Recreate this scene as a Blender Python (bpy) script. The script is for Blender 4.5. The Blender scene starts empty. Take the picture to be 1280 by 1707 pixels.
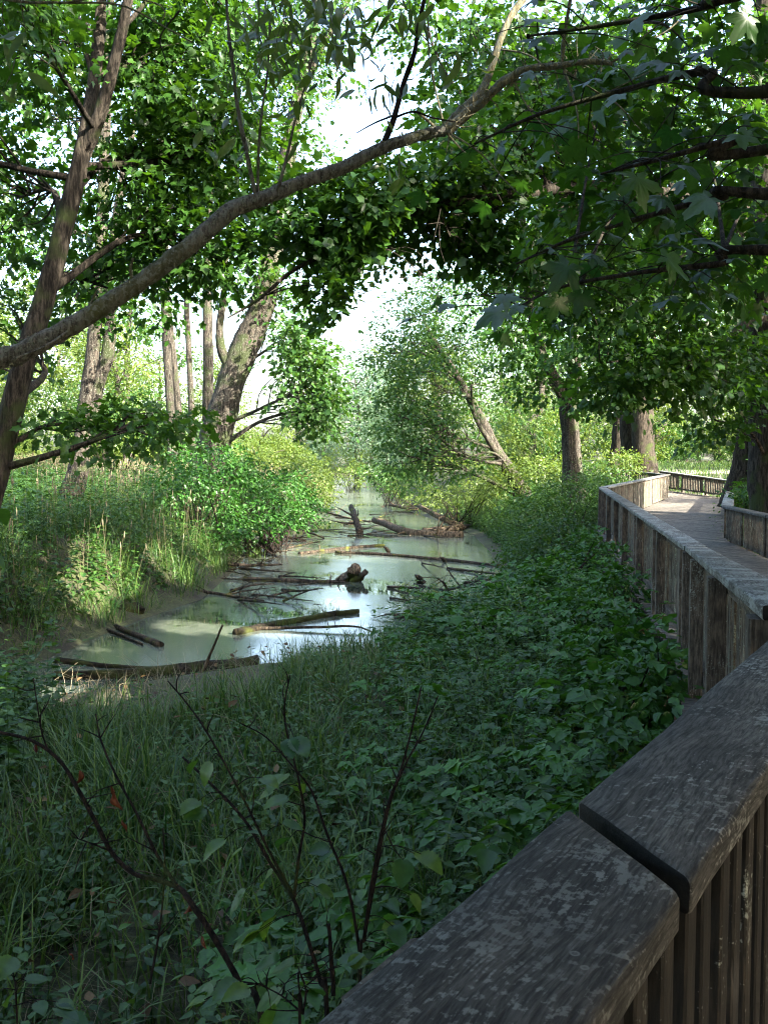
import bpy, math, random
import numpy as np
from mathutils import Vector, Matrix, noise as mnoise

# ------------------------------------------------------------------ camera, sky, sun, exposure
sc = bpy.context.scene
col = sc.collection
F = 1600.0                       # focal length in photograph pixels (1280 x 1707)
PITCH = math.atan(91.5 / F)
CZ = 1.47                        # eye above the boardwalk deck
cam_d = bpy.data.cameras.new("camera")
cam = bpy.data.objects.new("camera", cam_d)
col.objects.link(cam)
cam.location = (0, 0, CZ)
cam.rotation_euler = (math.pi / 2 - PITCH, 0, 0)
cam_d.sensor_fit = 'VERTICAL'
cam_d.sensor_height = 36.0
cam_d.lens = 36.0 * F / 1707.0
cam_d.clip_start = 0.05
cam_d.clip_end = 3000
sc.camera = cam

SUN_AZ = math.radians(128)       # clockwise from +Y: behind the camera, to the right
SUN_EL = math.radians(31)
world = bpy.data.worlds.new("World")
sc.world = world
world.use_nodes = True
wn = world.node_tree
sky = wn.nodes.new("ShaderNodeTexSky")
sky.sky_type = 'NISHITA'
sky.sun_disc = False
sky.sun_elevation = SUN_EL
sky.sun_rotation = SUN_AZ
sky.air_density = 1.0
sky.dust_density = 4.0
sky.ozone_density = 1.0
bg = wn.nodes["Background"]
bg.inputs[1].default_value = 0.15
wn.links.new(sky.outputs[0], bg.inputs[0])
to_sun = Vector((math.sin(SUN_AZ) * math.cos(SUN_EL), math.cos(SUN_AZ) * math.cos(SUN_EL), math.sin(SUN_EL)))
sl = bpy.data.lights.new("sun", 'SUN')
sl.energy = 5.0
sl.angle = math.radians(0.55)
sl.color = (1.0, 0.93, 0.78)
so = bpy.data.objects.new("sun", sl)
col.objects.link(so)
so.rotation_euler = to_sun.to_track_quat('Z', 'Y').to_euler()
sc.view_settings.view_transform = 'Standard'
sc.view_settings.look = 'None'
sc.view_settings.gamma = 1.0
sc.view_settings.use_curve_mapping = False
sc.view_settings.exposure = 2.95
cy = sc.cycles
cy.use_denoising = True
sc.render.filter_size = 1.1
cy.filter_width = 1.1
cy.max_bounces = 5
cy.diffuse_bounces = 3
cy.glossy_bounces = 2
cy.transmission_bounces = 4
cy.sample_clamp_indirect = 6.0
cy.use_adaptive_sampling = True

rng = np.random.default_rng(7)
random.seed(7)

# ------------------------------------------------------------------ helpers: projection, meshes, tags
def ray(px, py):
    v = -(py - 853.5) / F
    return (px - 640) / F, math.cos(PITCH) + v * math.sin(PITCH), v * math.cos(PITCH) - math.sin(PITCH)

def P(px, py, d):
    """world point that stands d metres ahead, seen at photograph pixel (px, py)"""
    x, f, u = ray(px, py)
    t = d / f
    return np.array((x * t, d, CZ + u * t))

def PG(px, py, z):
    x, f, u = ray(px, py)
    t = (z - CZ) / u
    return np.array((x * t, f * t, z))

ORG = {}
def origin(o):
    return ORG.get(o.name, np.zeros(3)) if o is not None else np.zeros(3)

def tag(o, label, cat, group=None):
    o["label"] = label
    o["category"] = cat
    if group:
        o["group"] = group
    return o

def thing(name, label, cat, loc=(0, 0, 0), group=None):
    o = bpy.data.objects.new(name, None)
    o.empty_display_size = 0.1
    col.objects.link(o)
    o.location = tuple(float(v) for v in loc)
    ORG[o.name] = np.array(loc, float)
    return tag(o, label, cat, group)

def mesh_data(name, V, T, mat, var=None, smooth=True):
    V = np.ascontiguousarray(V, dtype=np.float32)
    T = np.ascontiguousarray(T, dtype=np.int32)
    k = T.shape[1]
    me = bpy.data.meshes.new(name)
    me.vertices.add(len(V))
    me.vertices.foreach_set("co", V.ravel())
    me.loops.add(T.size)
    me.loops.foreach_set("vertex_index", T.ravel())
    me.polygons.add(len(T))
    me.polygons.foreach_set("loop_start", np.arange(0, T.size, k, dtype=np.int32))
    me.polygons.foreach_set("use_smooth", np.full(len(T), smooth, dtype=bool))
    if var is not None:
        a = me.attributes.new("var", 'FLOAT', 'POINT')
        a.data.foreach_set("value", np.ascontiguousarray(var, dtype=np.float32))
    me.update(calc_edges=True)
    if mat is not None:
        me.materials.append(mat)
    return me

def link(name, me, parent=None, loc=None, kind=None):
    o = bpy.data.objects.new(name, me)
    col.objects.link(o)
    if parent is not None:
        o.parent = parent
    if loc is not None:
        o.location = tuple(float(v) for v in loc)
    if kind:
        o["kind"] = kind
    return o

def mk(name, V, T, mat, parent=None, var=None, smooth=True, kind=None, base=None):
    """mesh object from world coordinates; top-level objects get their origin at base"""
    V = np.asarray(V, dtype=np.float64)
    if parent is not None:
        off = origin(parent)
        o = link(name, mesh_data(name, V - off, T, mat, var, smooth), parent, None, kind)
        ORG[o.name] = off
    else:
        b = np.array(base if base is not None else (0, 0, 0), float)
        o = link(name, mesh_data(name, V - b, T, mat, var, smooth), None, b, kind)
        ORG[o.name] = b
    return o

class MB:
    def __init__(s):
        s.V, s.T, s.A, s.n = [], [], [], 0
    def add(s, V, T, var=None):
        V = np.asarray(V, float)
        s.V.append(V); s.T.append(np.asarray(T, int) + s.n); s.n += len(V)
        s.A.append(np.zeros(len(V)) if var is None else np.broadcast_to(var, (len(V),)))
        return s
    def build(s, name, mat, parent=None, smooth=True, kind=None, base=None):
        return mk(name, np.concatenate(s.V), np.concatenate(s.T), mat, parent, np.concatenate(s.A), smooth, kind, base)

def unit(a):
    a = np.asarray(a, float)
    return a / (np.linalg.norm(a, axis=-1, keepdims=True) + 1e-12)

def spline(pts, per=5):
    p = np.asarray(pts, float)
    if len(p) < 3:
        t = np.linspace(0, 1, per + 1)[:, None]
        return p[0] * (1 - t) + p[-1] * t
    q = np.vstack([2 * p[0] - p[1], p, 2 * p[-1] - p[-2]])
    out = []
    t = np.linspace(0, 1, per, endpoint=False)[:, None]
    for i in range(1, len(q) - 2):
        a, b, c, d = q[i - 1], q[i], q[i + 1], q[i + 2]
        out.append(0.5 * (2 * b + (c - a) * t + (2 * a - 5 * b + 4 * c - d) * t ** 2 + (3 * b - a - 3 * c + d) * t ** 3))
    out.append(p[-1:])
    return np.vstack(out)

def tube(pts, rad, sides=8, per=5, rough=0.0, seed=0, raw=False):
    """tapered tube along a smooth path; returns vertices and triangles, ends closed"""
    c = np.asarray(pts, float) if raw else spline(pts, per)
    n = len(c)
    r = np.interp(np.linspace(0, 1, n), np.linspace(0, 1, len(rad)), rad)
    tg = unit(np.gradient(c, axis=0))
    up = np.array((0.31, 0.17, 0.93)) if abs(tg[0][2]) < 0.8 else np.array((1, 0.1, 0.0))
    U = np.zeros((n, 3))
    u = unit(up - tg[0] * np.dot(up, tg[0]))
    for i in range(n):
        u = unit(u - tg[i] * np.dot(u, tg[i])); U[i] = u
    W = np.cross(tg, U)
    a = np.linspace(0, 2 * math.pi, sides, endpoint=False)
    rr = np.repeat(r[:, None], sides, 1)
    if rough:
        g = np.random.default_rng(seed + 11)
        m = g.normal(0, 1, (n, sides))
        m = (m + np.roll(m, 1, 0) + np.roll(m, -1, 0) + np.roll(m, 1, 1)) / 2.0
        rr = rr * (1 + rough * m)
    V = c[:, None, :] + rr[..., None] * (np.cos(a)[None, :, None] * U[:, None, :] + np.sin(a)[None, :, None] * W[:, None, :])
    V = V.reshape(-1, 3)
    i = np.arange(n - 1)[:, None] * sides
    j = np.arange(sides)[None, :]
    k = (j + 1) % sides
    T = np.concatenate([np.stack([i + j, i + k, i + sides + k], -1).reshape(-1, 3), np.stack([i + j, i + sides + k, i + sides + j], -1).reshape(-1, 3)])
    V = np.vstack([V, c[0], c[-1]])
    b, e = len(V) - 2, len(V) - 1
    j = np.arange(sides)
    k = (j + 1) % sides
    T = np.concatenate([T, np.stack([np.full(sides, b), k, j], -1), np.stack([np.full(sides, e), (n - 1) * sides + j, (n - 1) * sides + k], -1)])
    return V, T

# ------------------------------------------------------------------ materials
def new_mat(name):
    m = bpy.data.materials.new(name)
    m.use_nodes = True
    nt = m.node_tree
    nt.nodes.clear()
    out = nt.nodes.new("ShaderNodeOutputMaterial")
    return m, nt, out

def N(nt, typ, **kw):
    n = nt.nodes.new(typ)
    for k, v in kw.items():
        if k.startswith("i_"):
            key = k[2:]
            n.inputs[int(key) if key.isdigit() else key.replace("_", " ")].default_value = v
        else:
            setattr(n, k, v)
    return n

def ramp(nt, src, stops):
    r = nt.nodes.new("ShaderNodeValToRGB")
    e = r.color_ramp.elements
    while len(e) < len(stops):
        e.new(0.5)
    for q, (p, c) in zip(e, stops):
        q.position = p
        q.color = (*c, 1) if len(c) == 3 else c
    nt.links.new(src, r.inputs[0])
    return r.outputs[0]

def mixc(nt, fac, a, b, mode='MIX'):
    m = nt.nodes.new("ShaderNodeMix")
    m.data_type = 'RGBA'
    m.blend_type = mode
    for s, v in ((m.inputs[0], fac), (m.inputs[6], a), (m.inputs[7], b)):
        if isinstance(v, (int, float)):
            s.default_value = v
        elif isinstance(v, tuple):
            s.default_value = (*v, 1)
        else:
            nt.links.new(v, s)
    return m.outputs[2]

def leaf_mat(name, c0, c1, trans=0.4, gloss=0.06, rough=0.4, tcol=None):
    m, nt, out = new_mat(name)
    L = nt.links.new
    at = N(nt, "ShaderNodeAttribute", attribute_name="var")
    c = mixc(nt, at.outputs["Fac"], c0, c1)
    geo = N(nt, "ShaderNodeNewGeometry")
    ns = N(nt, "ShaderNodeTexNoise", i_Scale=60.0, i_Detail=2.0)
    L(geo.outputs["Position"], ns.inputs["Vector"])
    c = mixc(nt, 0.35, c, ramp(nt, ns.outputs[0], [(0.3, (0.25, 0.25, 0.25)), (0.7, (1, 1, 1))]), 'MULTIPLY')
    d = N(nt, "ShaderNodeBsdfDiffuse")
    t = N(nt, "ShaderNodeBsdfTranslucent")
    L(c, d.inputs[0])
    tc = mixc(nt, 1.0, c, tcol or (1.55, 1.35, 0.45), 'MULTIPLY')
    L(tc, t.inputs[0])
    mx = N(nt, "ShaderNodeMixShader", i_0=trans)
    L(d.outputs[0], mx.inputs[1]); L(t.outputs[0], mx.inputs[2])
    g = N(nt, "ShaderNodeBsdfGlossy", i_Roughness=rough)
    g.inputs[0].default_value = (0.9, 0.9, 0.9, 1)
    lw = N(nt, "ShaderNodeLayerWeight", i_Blend=0.25)
    mul = N(nt, "ShaderNodeMath", operation='MULTIPLY_ADD', i_1=gloss * 2.2, i_2=gloss * 0.5)
    L(lw.outputs["Facing"], mul.inputs[0])
    m2 = N(nt, "ShaderNodeMixShader")
    L(mul.outputs[0], m2.inputs[0]); L(mx.outputs[0], m2.inputs[1]); L(g.outputs[0], m2.inputs[2])
    L(m2.outputs[0], out.inputs[0])
    return m

def bark_mat(name, dark, light, moss=0.35, mosscol=(0.06, 0.085, 0.02), scale=9.0, lichen=0.0):
    m, nt, out = new_mat(name)
    L = nt.links.new
    geo = N(nt, "ShaderNodeNewGeometry")
    mp = N(nt, "ShaderNodeMapping")
    mp.inputs["Scale"].default_value = (1, 1, 0.16)
    L(geo.outputs["Position"], mp.inputs[0])
    n1 = N(nt, "ShaderNodeTexNoise", i_Scale=scale * 1.7, i_Detail=10.0, i_Roughness=0.72)
    L(mp.outputs[0], n1.inputs["Vector"])
    c = ramp(nt, n1.outputs[0], [(0.38, tuple(v * 0.5 for v in dark)), (0.45, dark), (0.54, tuple((a + b) / 2 for a, b in zip(dark, light))), (0.64, light)])
    n2 = N(nt, "ShaderNodeTexNoise", i_Scale=2.3, i_Detail=5.0)
    L(geo.outputs["Position"], n2.inputs["Vector"])
    mf = ramp(nt, n2.outputs[0], [(0.62 - moss * 0.35, (0, 0, 0)), (0.72 - moss * 0.3, (1, 1, 1))])
    c = mixc(nt, mf, c, mosscol)
    if lichen:
        v = N(nt, "ShaderNodeTexNoise", i_Scale=38.0, i_Detail=6.0, i_Roughness=0.7)
        L(geo.outputs["Position"], v.inputs["Vector"])
        lf = ramp(nt, v.outputs[0], [(0.60 - lichen * 0.15, (0, 0, 0)), (0.66 - lichen * 0.15, (1, 1, 1))])
        c = mixc(nt, lf, c, (0.20, 0.21, 0.17))
    b = N(nt, "ShaderNodeBsdfPrincipled", i_Roughness=0.9)
    b.inputs["Specular IOR Level"].default_value = 0.2
    L(c, b.inputs["Base Color"])
    bp = N(nt, "ShaderNodeBump", i_Strength=1.0, i_Distance=0.07)
    L(n1.outputs[0], bp.inputs["Height"]); L(bp.outputs[0], b.inputs["Normal"])
    L(b.outputs[0], out.inputs[0])
    return m

def wood_mat(name, dark, light, lichen=0.3, licol=(0.30, 0.32, 0.29), fine=1.0, knots=True, bump=0.6):
    """weathered timber, grain along the piece's own X axis"""
    m, nt, out = new_mat(name)
    L = nt.links.new
    tc = N(nt, "ShaderNodeTexCoord")
    oi = N(nt, "ShaderNodeObjectInfo")
    off = N(nt, "ShaderNodeVectorMath", operation='SCALE')
    off.inputs[0].default_value = (37.0, 11.0, 5.0)
    L(oi.outputs["Random"], off.inputs["Scale"])
    add = N(nt, "ShaderNodeVectorMath", operation='ADD')
    L(tc.outputs["Object"], add.inputs[0]); L(off.outputs[0], add.inputs[1])
    base = add.outputs[0]
    # warp so the grain swirls
    nw = N(nt, "ShaderNodeTexNoise", i_Scale=3.2, i_Detail=2.0)
    L(base, nw.inputs["Vector"])
    sub = N(nt, "ShaderNodeVectorMath", operation='MULTIPLY_ADD')
    sub.inputs[1].default_value = (0.0, 0.05, 0.05)
    L(nw.outputs["Color"], sub.inputs[0]); L(base, sub.inputs[2])
    mp = N(nt, "ShaderNodeMapping")
    mp.inputs["Scale"].default_value = (4.2, 42, 42)
    L(sub.outputs[0], mp.inputs[0])
    n1 = N(nt, "ShaderNodeTexNoise", i_Scale=2.2 * fine, i_Detail=9.0, i_Roughness=0.68)
    L(mp.outputs[0], n1.inputs["Vector"])
    mp2 = N(nt, "ShaderNodeMapping")
    mp2.inputs["Scale"].default_value = (5.0, 22, 22)
    L(sub.outputs[0], mp2.inputs[0])
    n2 = N(nt, "ShaderNodeTexNoise", i_Scale=1.0, i_Detail=7.0, i_Roughness=0.6)
    L(mp2.outputs[0], n2.inputs["Vector"])
    mid = tuple((a + b) / 2 for a, b in zip(dark, light))
    g = ramp(nt, n1.outputs[0], [(0.30, tuple(v * 0.35 for v in dark)), (0.42, dark), (0.55, mid), (0.74, light)])
    h = ramp(nt, n2.outputs[0], [(0.3, (0.45, 0.45, 0.47)), (0.5, (0.85, 0.84, 0.82)), (0.7, (1.2, 1.17, 1.12))])
    n5 = N(nt, "ShaderNodeTexNoise", i_Scale=7.0, i_Detail=6.0, i_Roughness=0.7)
    L(base, n5.inputs["Vector"])
    h = mixc(nt, 0.8, h, ramp(nt, n5.outputs[0], [(0.36, (0.4, 0.4, 0.42)), (0.5, (0.9, 0.9, 0.9)), (0.64, (1.35, 1.33, 1.28))]), 'MULTIPLY')
    c = mixc(nt, 0.9, g, h, 'MULTIPLY')
    hgt = n1.outputs[0]
    if knots:
        vo = N(nt, "ShaderNodeTexVoronoi", i_Scale=1.0, feature='F1')
        mpk = N(nt, "ShaderNodeMapping")
        mpk.inputs["Scale"].default_value = (2.6, 5.5, 5.5)
        L(base, mpk.inputs[0]); L(mpk.outputs[0], vo.inputs["Vector"])
        kf = ramp(nt, vo.outputs["Distance"], [(0.06, (1, 1, 1)), (0.13, (0.15, 0.15, 0.15)), (0.16, (0.5, 0.5, 0.5)), (0.2, (0, 0, 0))])
        c = mixc(nt, kf, c, (0.012, 0.010, 0.009))
    if lichen:
        nb = N(nt, "ShaderNodeTexNoise", i_Scale=5.0, i_Detail=3.0)
        L(base, nb.inputs["Vector"])
        na = N(nt, "ShaderNodeTexNoise", i_Scale=95.0, i_Detail=5.0, i_Roughness=0.6)
        L(base, na.inputs["Vector"])
        m0 = N(nt, "ShaderNodeMath", operation='MULTIPLY_ADD', i_1=0.55, i_2=-0.275)
        L(n1.outputs[0], m0.inputs[0])
        m1 = N(nt, "ShaderNodeMath", operation='ADD')
        L(na.outputs[0], m1.inputs[0]); L(m0.outputs[0], m1.inputs[1])
        mm = N(nt, "ShaderNodeMath", operation='MULTIPLY_ADD', i_1=0.75)
        L(nb.outputs[0], mm.inputs[0]); L(m1.outputs[0], mm.inputs[2])
        t0 = 1.06 - 0.22 * lichen
        lf = ramp(nt, mm.outputs[0], [(0.0, (0, 0, 0)), (1.0, (1, 1, 1))])
        mr = N(nt, "ShaderNodeMapRange", i_1=t0, i_2=t0 + 0.10)
        L(mm.outputs[0], mr.inputs[0])
        nc = N(nt, "ShaderNodeTexNoise", i_Scale=9.0, i_Detail=2.0)
        L(base, nc.inputs["Vector"])
        lc = mixc(nt, ramp(nt, nc.outputs[0], [(0.4, (0, 0, 0)), (0.6, (1, 1, 1))]), licol, tuple(v * 0.55 for v in licol))
        fm = N(nt, "ShaderNodeMath", operation='MULTIPLY', i_1=0.8)
        L(mr.outputs[0], fm.inputs[0])
        c = mixc(nt, fm.outputs[0], c, lc)
        # small round crusts
        v2 = N(nt, "ShaderNodeTexVoronoi", i_Scale=58.0, feature='F1')
        L(base, v2.inputs["Vector"])
        rr = ramp(nt, v2.outputs["Distance"], [(0.14, (0.35, 0.35, 0.35)), (0.22, (1, 1, 1)), (0.30, (0, 0, 0))])
        mr2 = N(nt, "ShaderNodeMapRange", i_1=0.50, i_2=0.62)
        L(nc.outputs[0], mr2.inputs[0])
        sep = N(nt, "ShaderNodeSeparateColor")
        L(v2.outputs["Color"], sep.inputs[0])
        gt = N(nt, "ShaderNodeMath", operation='GREATER_THAN', i_1=0.62)
        L(sep.outputs[0], gt.inputs[0])
        f1 = N(nt, "ShaderNodeMath", operation='MULTIPLY')
        L(mr2.outputs[0], f1.inputs[0]); L(gt.outputs[0], f1.inputs[1])
        f2 = N(nt, "ShaderNodeMath", operation='MULTIPLY')
        L(f1.outputs[0], f2.inputs[0]); L(rr, f2.inputs[1])
        f3 = N(nt, "ShaderNodeMath", operation='MULTIPLY', i_1=0.7 * min(1, lichen * 2))
        L(f2.outputs[0], f3.inputs[0])
        c = mixc(nt, f3.outputs[0], c, tuple(v * 0.9 for v in licol))
    pv = N(nt, "ShaderNodeMapRange", i_3=0.72, i_4=1.22)
    L(oi.outputs["Random"], pv.inputs[0])
    c = mixc(nt, 1.0, c, pv.outputs[0], 'MULTIPLY')
    b = N(nt, "ShaderNodeBsdfPrincipled", i_Roughness=0.82)
    b.inputs["Specular IOR Level"].default_value = 0.3
    L(c, b.inputs["Base Color"])
    bp = N(nt, "ShaderNodeBump", i_Strength=bump, i_Distance=0.006)
    L(hgt, bp.inputs["Height"]); L(bp.outputs[0], b.inputs["Normal"])
    L(b.outputs[0], out.inputs[0])
    return m

M = {}
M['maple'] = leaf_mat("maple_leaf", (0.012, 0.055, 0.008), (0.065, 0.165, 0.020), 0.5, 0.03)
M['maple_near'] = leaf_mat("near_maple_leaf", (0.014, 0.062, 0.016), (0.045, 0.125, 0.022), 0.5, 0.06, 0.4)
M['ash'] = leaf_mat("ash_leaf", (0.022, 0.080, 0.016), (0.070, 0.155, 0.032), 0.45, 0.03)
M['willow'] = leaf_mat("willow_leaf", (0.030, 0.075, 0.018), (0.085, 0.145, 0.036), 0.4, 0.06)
M['far'] = leaf_mat("sunlit_far_leaf", (0.055, 0.115, 0.022), (0.15, 0.215, 0.045), 0.45, 0.03)  # leaf colour lightened and yellowed to read as strong sun
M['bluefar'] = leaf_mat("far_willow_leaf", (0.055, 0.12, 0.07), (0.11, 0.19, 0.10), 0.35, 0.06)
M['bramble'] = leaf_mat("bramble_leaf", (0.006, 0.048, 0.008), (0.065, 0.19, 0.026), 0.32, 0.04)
M['herb'] = leaf_mat("herb_leaf", (0.010, 0.055, 0.010), (0.085, 0.18, 0.034), 0.38, 0.04)
M['shrub'] = leaf_mat("sapling_leaf", (0.025, 0.092, 0.022), (0.080, 0.165, 0.030), 0.42, 0.04)
M['grass'] = leaf_mat("grass_blade", (0.014, 0.065, 0.012), (0.13, 0.21, 0.05), 0.38, 0.035, tcol=(1.3, 1.2, 0.6))
M['dry'] = leaf_mat("dry_grass", (0.14, 0.115, 0.07), (0.30, 0.26, 0.17), 0.2, 0.02, tcol=(1, 0.9, 0.7))
M['dead'] = leaf_mat("dead_leaf", (0.085, 0.022, 0.010), (0.14, 0.045, 0.018), 0.3, 0.03, tcol=(1.2, 0.8, 0.5))
M['litter'] = leaf_mat("fallen_leaf", (0.06, 0.035, 0.018), (0.20, 0.13, 0.06), 0.2, 0.02, tcol=(1, 0.8, 0.6))
M['lichen'] = leaf_mat("lichen_tuft", (0.10, 0.11, 0.075), (0.26, 0.27, 0.20), 0.2, 0.01, tcol=(1, 1, 0.8))
M['bark'] = bark_mat("dark_bark", (0.014, 0.011, 0.008), (0.075, 0.062, 0.048), 0.22, (0.035, 0.048, 0.014), 14.0)
M['bark_pale'] = bark_mat("pale_bark", (0.018, 0.015, 0.012), (0.090, 0.076, 0.062), 0.3, (0.032, 0.042, 0.016), lichen=0.2)
M['bark_willow'] = bark_mat("willow_bark", (0.09, 0.082, 0.07), (0.29, 0.27, 0.235), 0.2, (0.10, 0.105, 0.045), 26.0, 0.6)
M['twig_lichen_lit'] = bark_mat("sunlit_lichen_twig", (0.17, 0.145, 0.085), (0.50, 0.45, 0.28), 0.15, (0.13, 0.13, 0.05), 30.0, 0.7)  # lichen twigs, paled and yellowed further to stand for sun on the tip
M['stem'] = bark_mat("bare_stem", (0.010, 0.007, 0.006), (0.045, 0.030, 0.024), 0.0, scale=30)
M['log'] = bark_mat("rotten_log", (0.022, 0.017, 0.013), (0.13, 0.10, 0.07), 0.15, (0.09, 0.10, 0.015), 11.0)
M['mossy'] = bark_mat("mossy_log", (0.014, 0.011, 0.007), (0.055, 0.042, 0.024), 0.55, (0.050, 0.058, 0.014), 16.0)
M['snag'] = bark_mat("pale_snag", (0.06, 0.042, 0.028), (0.30, 0.22, 0.14), 0.1, scale=12)
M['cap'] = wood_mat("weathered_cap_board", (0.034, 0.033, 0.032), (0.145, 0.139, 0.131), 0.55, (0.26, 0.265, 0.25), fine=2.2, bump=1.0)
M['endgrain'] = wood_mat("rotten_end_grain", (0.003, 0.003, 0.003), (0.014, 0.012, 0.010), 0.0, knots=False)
M['cap_lichen'] = wood_mat("lichen_cap_board", (0.085, 0.08, 0.075), (0.24, 0.225, 0.21), 0.95, (0.36, 0.38, 0.36), knots=False)
M['post'] = wood_mat("weathered_post", (0.065, 0.052, 0.042), (0.20, 0.165, 0.135), 0.15, knots=False)
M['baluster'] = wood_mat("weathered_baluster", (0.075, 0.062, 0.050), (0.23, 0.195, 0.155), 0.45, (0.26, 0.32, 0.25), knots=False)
M['baluster_shaded'] = wood_mat("shaded_baluster", (0.007, 0.006, 0.005), (0.032, 0.026, 0.020), 0.06, knots=False)  # near balusters; missing shade is put into this darker colour
M['deck'] = wood_mat("grey_deck_plank", (0.075, 0.068, 0.06), (0.22, 0.20, 0.18), 0.05, knots=False)

def ground_material():
    m, nt, out = new_mat("leaf_litter_soil")
    L = nt.links.new
    geo = N(nt, "ShaderNodeNewGeometry")
    a = N(nt, "ShaderNodeTexNoise", i_Scale=1.1, i_Detail=8.0, i_Roughness=0.65)
    b = N(nt, "ShaderNodeTexNoise", i_Scale=17.0, i_Detail=6.0, i_Roughness=0.7)
    L(geo.outputs["Position"], a.inputs["Vector"]); L(geo.outputs["Position"], b.inputs["Vector"])
    c = ramp(nt, a.outputs[0], [(0.35, (0.035, 0.028, 0.018)), (0.5, (0.045, 0.05, 0.02)), (0.65, (0.07, 0.09, 0.03))])
    c2 = ramp(nt, b.outputs[0], [(0.35, (0.35, 0.33, 0.3)), (0.65, (1.4, 1.35, 1.2))])
    c = mixc(nt, 0.9, c, c2, 'MULTIPLY')
    s = N(nt, "ShaderNodeBsdfPrincipled", i_Roughness=0.92)
    L(c, s.inputs["Base Color"])
    bp = N(nt, "ShaderNodeBump", i_Strength=0.9, i_Distance=0.05)
    L(b.outputs[0], bp.inputs["Height"]); L(bp.outputs[0], s.inputs["Normal"])
    L(s.outputs[0], out.inputs[0])
    return m
M['ground'] = ground_material()

def water_material():
    m, nt, out = new_mat("duckweed_water")
    L = nt.links.new
    geo = N(nt, "ShaderNodeNewGeometry")
    mp = N(nt, "ShaderNodeMapping")
    mp.inputs["Scale"].default_value = (1, 0.55, 1)
    L(geo.outputs["Position"], mp.inputs[0])
    a = N(nt, "ShaderNodeTexNoise", i_Scale=0.45, i_Detail=6.0, i_Roughness=0.6, i_Distortion=0.6)
    b = N(nt, "ShaderNodeTexNoise", i_Scale=9.0, i_Detail=9.0, i_Roughness=0.75)
    L(mp.outputs[0], a.inputs["Vector"]); L(geo.outputs["Position"], b.inputs["Vector"])
    film = ramp(nt, b.outputs[0], [(0.3, (0.055, 0.066, 0.056)), (0.55, (0.10, 0.115, 0.09)), (0.75, (0.165, 0.18, 0.125))])
    dark = (0.030, 0.036, 0.024)
    ab = N(nt, "ShaderNodeMath", operation='MULTIPLY_ADD', i_1=0.35)
    L(b.outputs[0], ab.inputs[0]); L(a.outputs[0], ab.inputs[2])
    cov = ramp(nt, ab.outputs[0], [(0.575, (0.12, 0.12, 0.12)), (0.635, (0.85, 0.85, 0.85)), (0.75, (1, 1, 1))])
    c = mixc(nt, cov, dark, film)
    s = N(nt, "ShaderNodeBsdfPrincipled")
    s.inputs["IOR"].default_value = 1.5
    L(c, s.inputs["Base Color"])
    r = ramp(nt, ab.outputs[0], [(0.575, (0.02, 0.02, 0.02)), (0.66, (0.15, 0.15, 0.15))])
    L(r, s.inputs["Roughness"])
    n3 = N(nt, "ShaderNodeTexNoise", i_Scale=2.4, i_Detail=3.0)
    L(mp.outputs[0], n3.inputs["Vector"])
    bp = N(nt, "ShaderNodeBump", i_Strength=0.06, i_Distance=0.05)
    L(n3.outputs[0], bp.inputs["Height"]); L(bp.outputs[0], s.inputs["Normal"])
    L(s.outputs[0], out.inputs[0])
    return m
M['water'] = water_material()

def path_material():
    m, nt, out = new_mat("gravel_path")
    L = nt.links.new
    geo = N(nt, "ShaderNodeNewGeometry")
    b = N(nt, "ShaderNodeTexNoise", i_Scale=6.0, i_Detail=8.0, i_Roughness=0.7)
    L(geo.outputs["Position"], b.inputs["Vector"])
    s = N(nt, "ShaderNodeBsdfPrincipled", i_Roughness=0.9)
    L(ramp(nt, b.outputs[0], [(0.3, (0.22, 0.19, 0.14)), (0.7, (0.42, 0.37, 0.29))]), s.inputs["Base Color"])
    L(s.outputs[0], out.inputs[0])
    return m
M['path'] = path_material()

# ------------------------------------------------------------------ terrain
ZW = -1.5
WT = np.array([  # y, left edge x, right edge x of the pond
    (11.2, -4.75, -4.65), (12, -5.2, -3.7), (13, -5.2, -2.5), (13.7, -5.0, -1.5), (15, -4.8, 0.1), (16.5, -4.6, 0.9), (18, -4.3, 1.5), (20, -3.8, 2.0),
    (25, -3.9, 3.0), (30, -4.2, 3.3), (36, -4.6, 3.4), (42, -4.6, 3.0), (50, -3.6, 1.7), (61, -3.7, 0.6), (90, -4.5, -0.6), (150, -8.0, -3.5)])

# left and right edge of the boardwalk: x, y, deck height
BL = np.array([(-1.75, -2.45, 0.0), (1.13, 2.62, 0.0), (2.70, 8.3, -0.30), (5.60, 24.6, -0.36), (11.2, 38.0, -0.19), (9.6, 42.0, 0.0)])
BR = np.array([(0.35, -3.70, 0.0), (3.45, 1.85, 0.0), (5.00, 7.6, -0.30), (7.45, 21.0, -0.38), (14.0, 39.0, -0.22), (12.4, 44.6, 0.0)])

def water_s(x, y):
    """signed distance to the pond edge, positive on land"""
    xl = np.interp(y, WT[:, 0], WT[:, 1]); xr = np.interp(y, WT[:, 0], WT[:, 2])
    s = np.maximum(xl - x, x - xr)
    near = np.hypot(11.2 - y, np.maximum(0, np.abs(x + 4.7) - 0.1))
    far = y - 150
    s = np.where(y < 11.2, near, s)
    return np.where(y > 150, np.maximum(s, far), s)

def sm(t):
    t = np.clip(t, 0, 1)
    return t * t * (3 - 2 * t)

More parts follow.
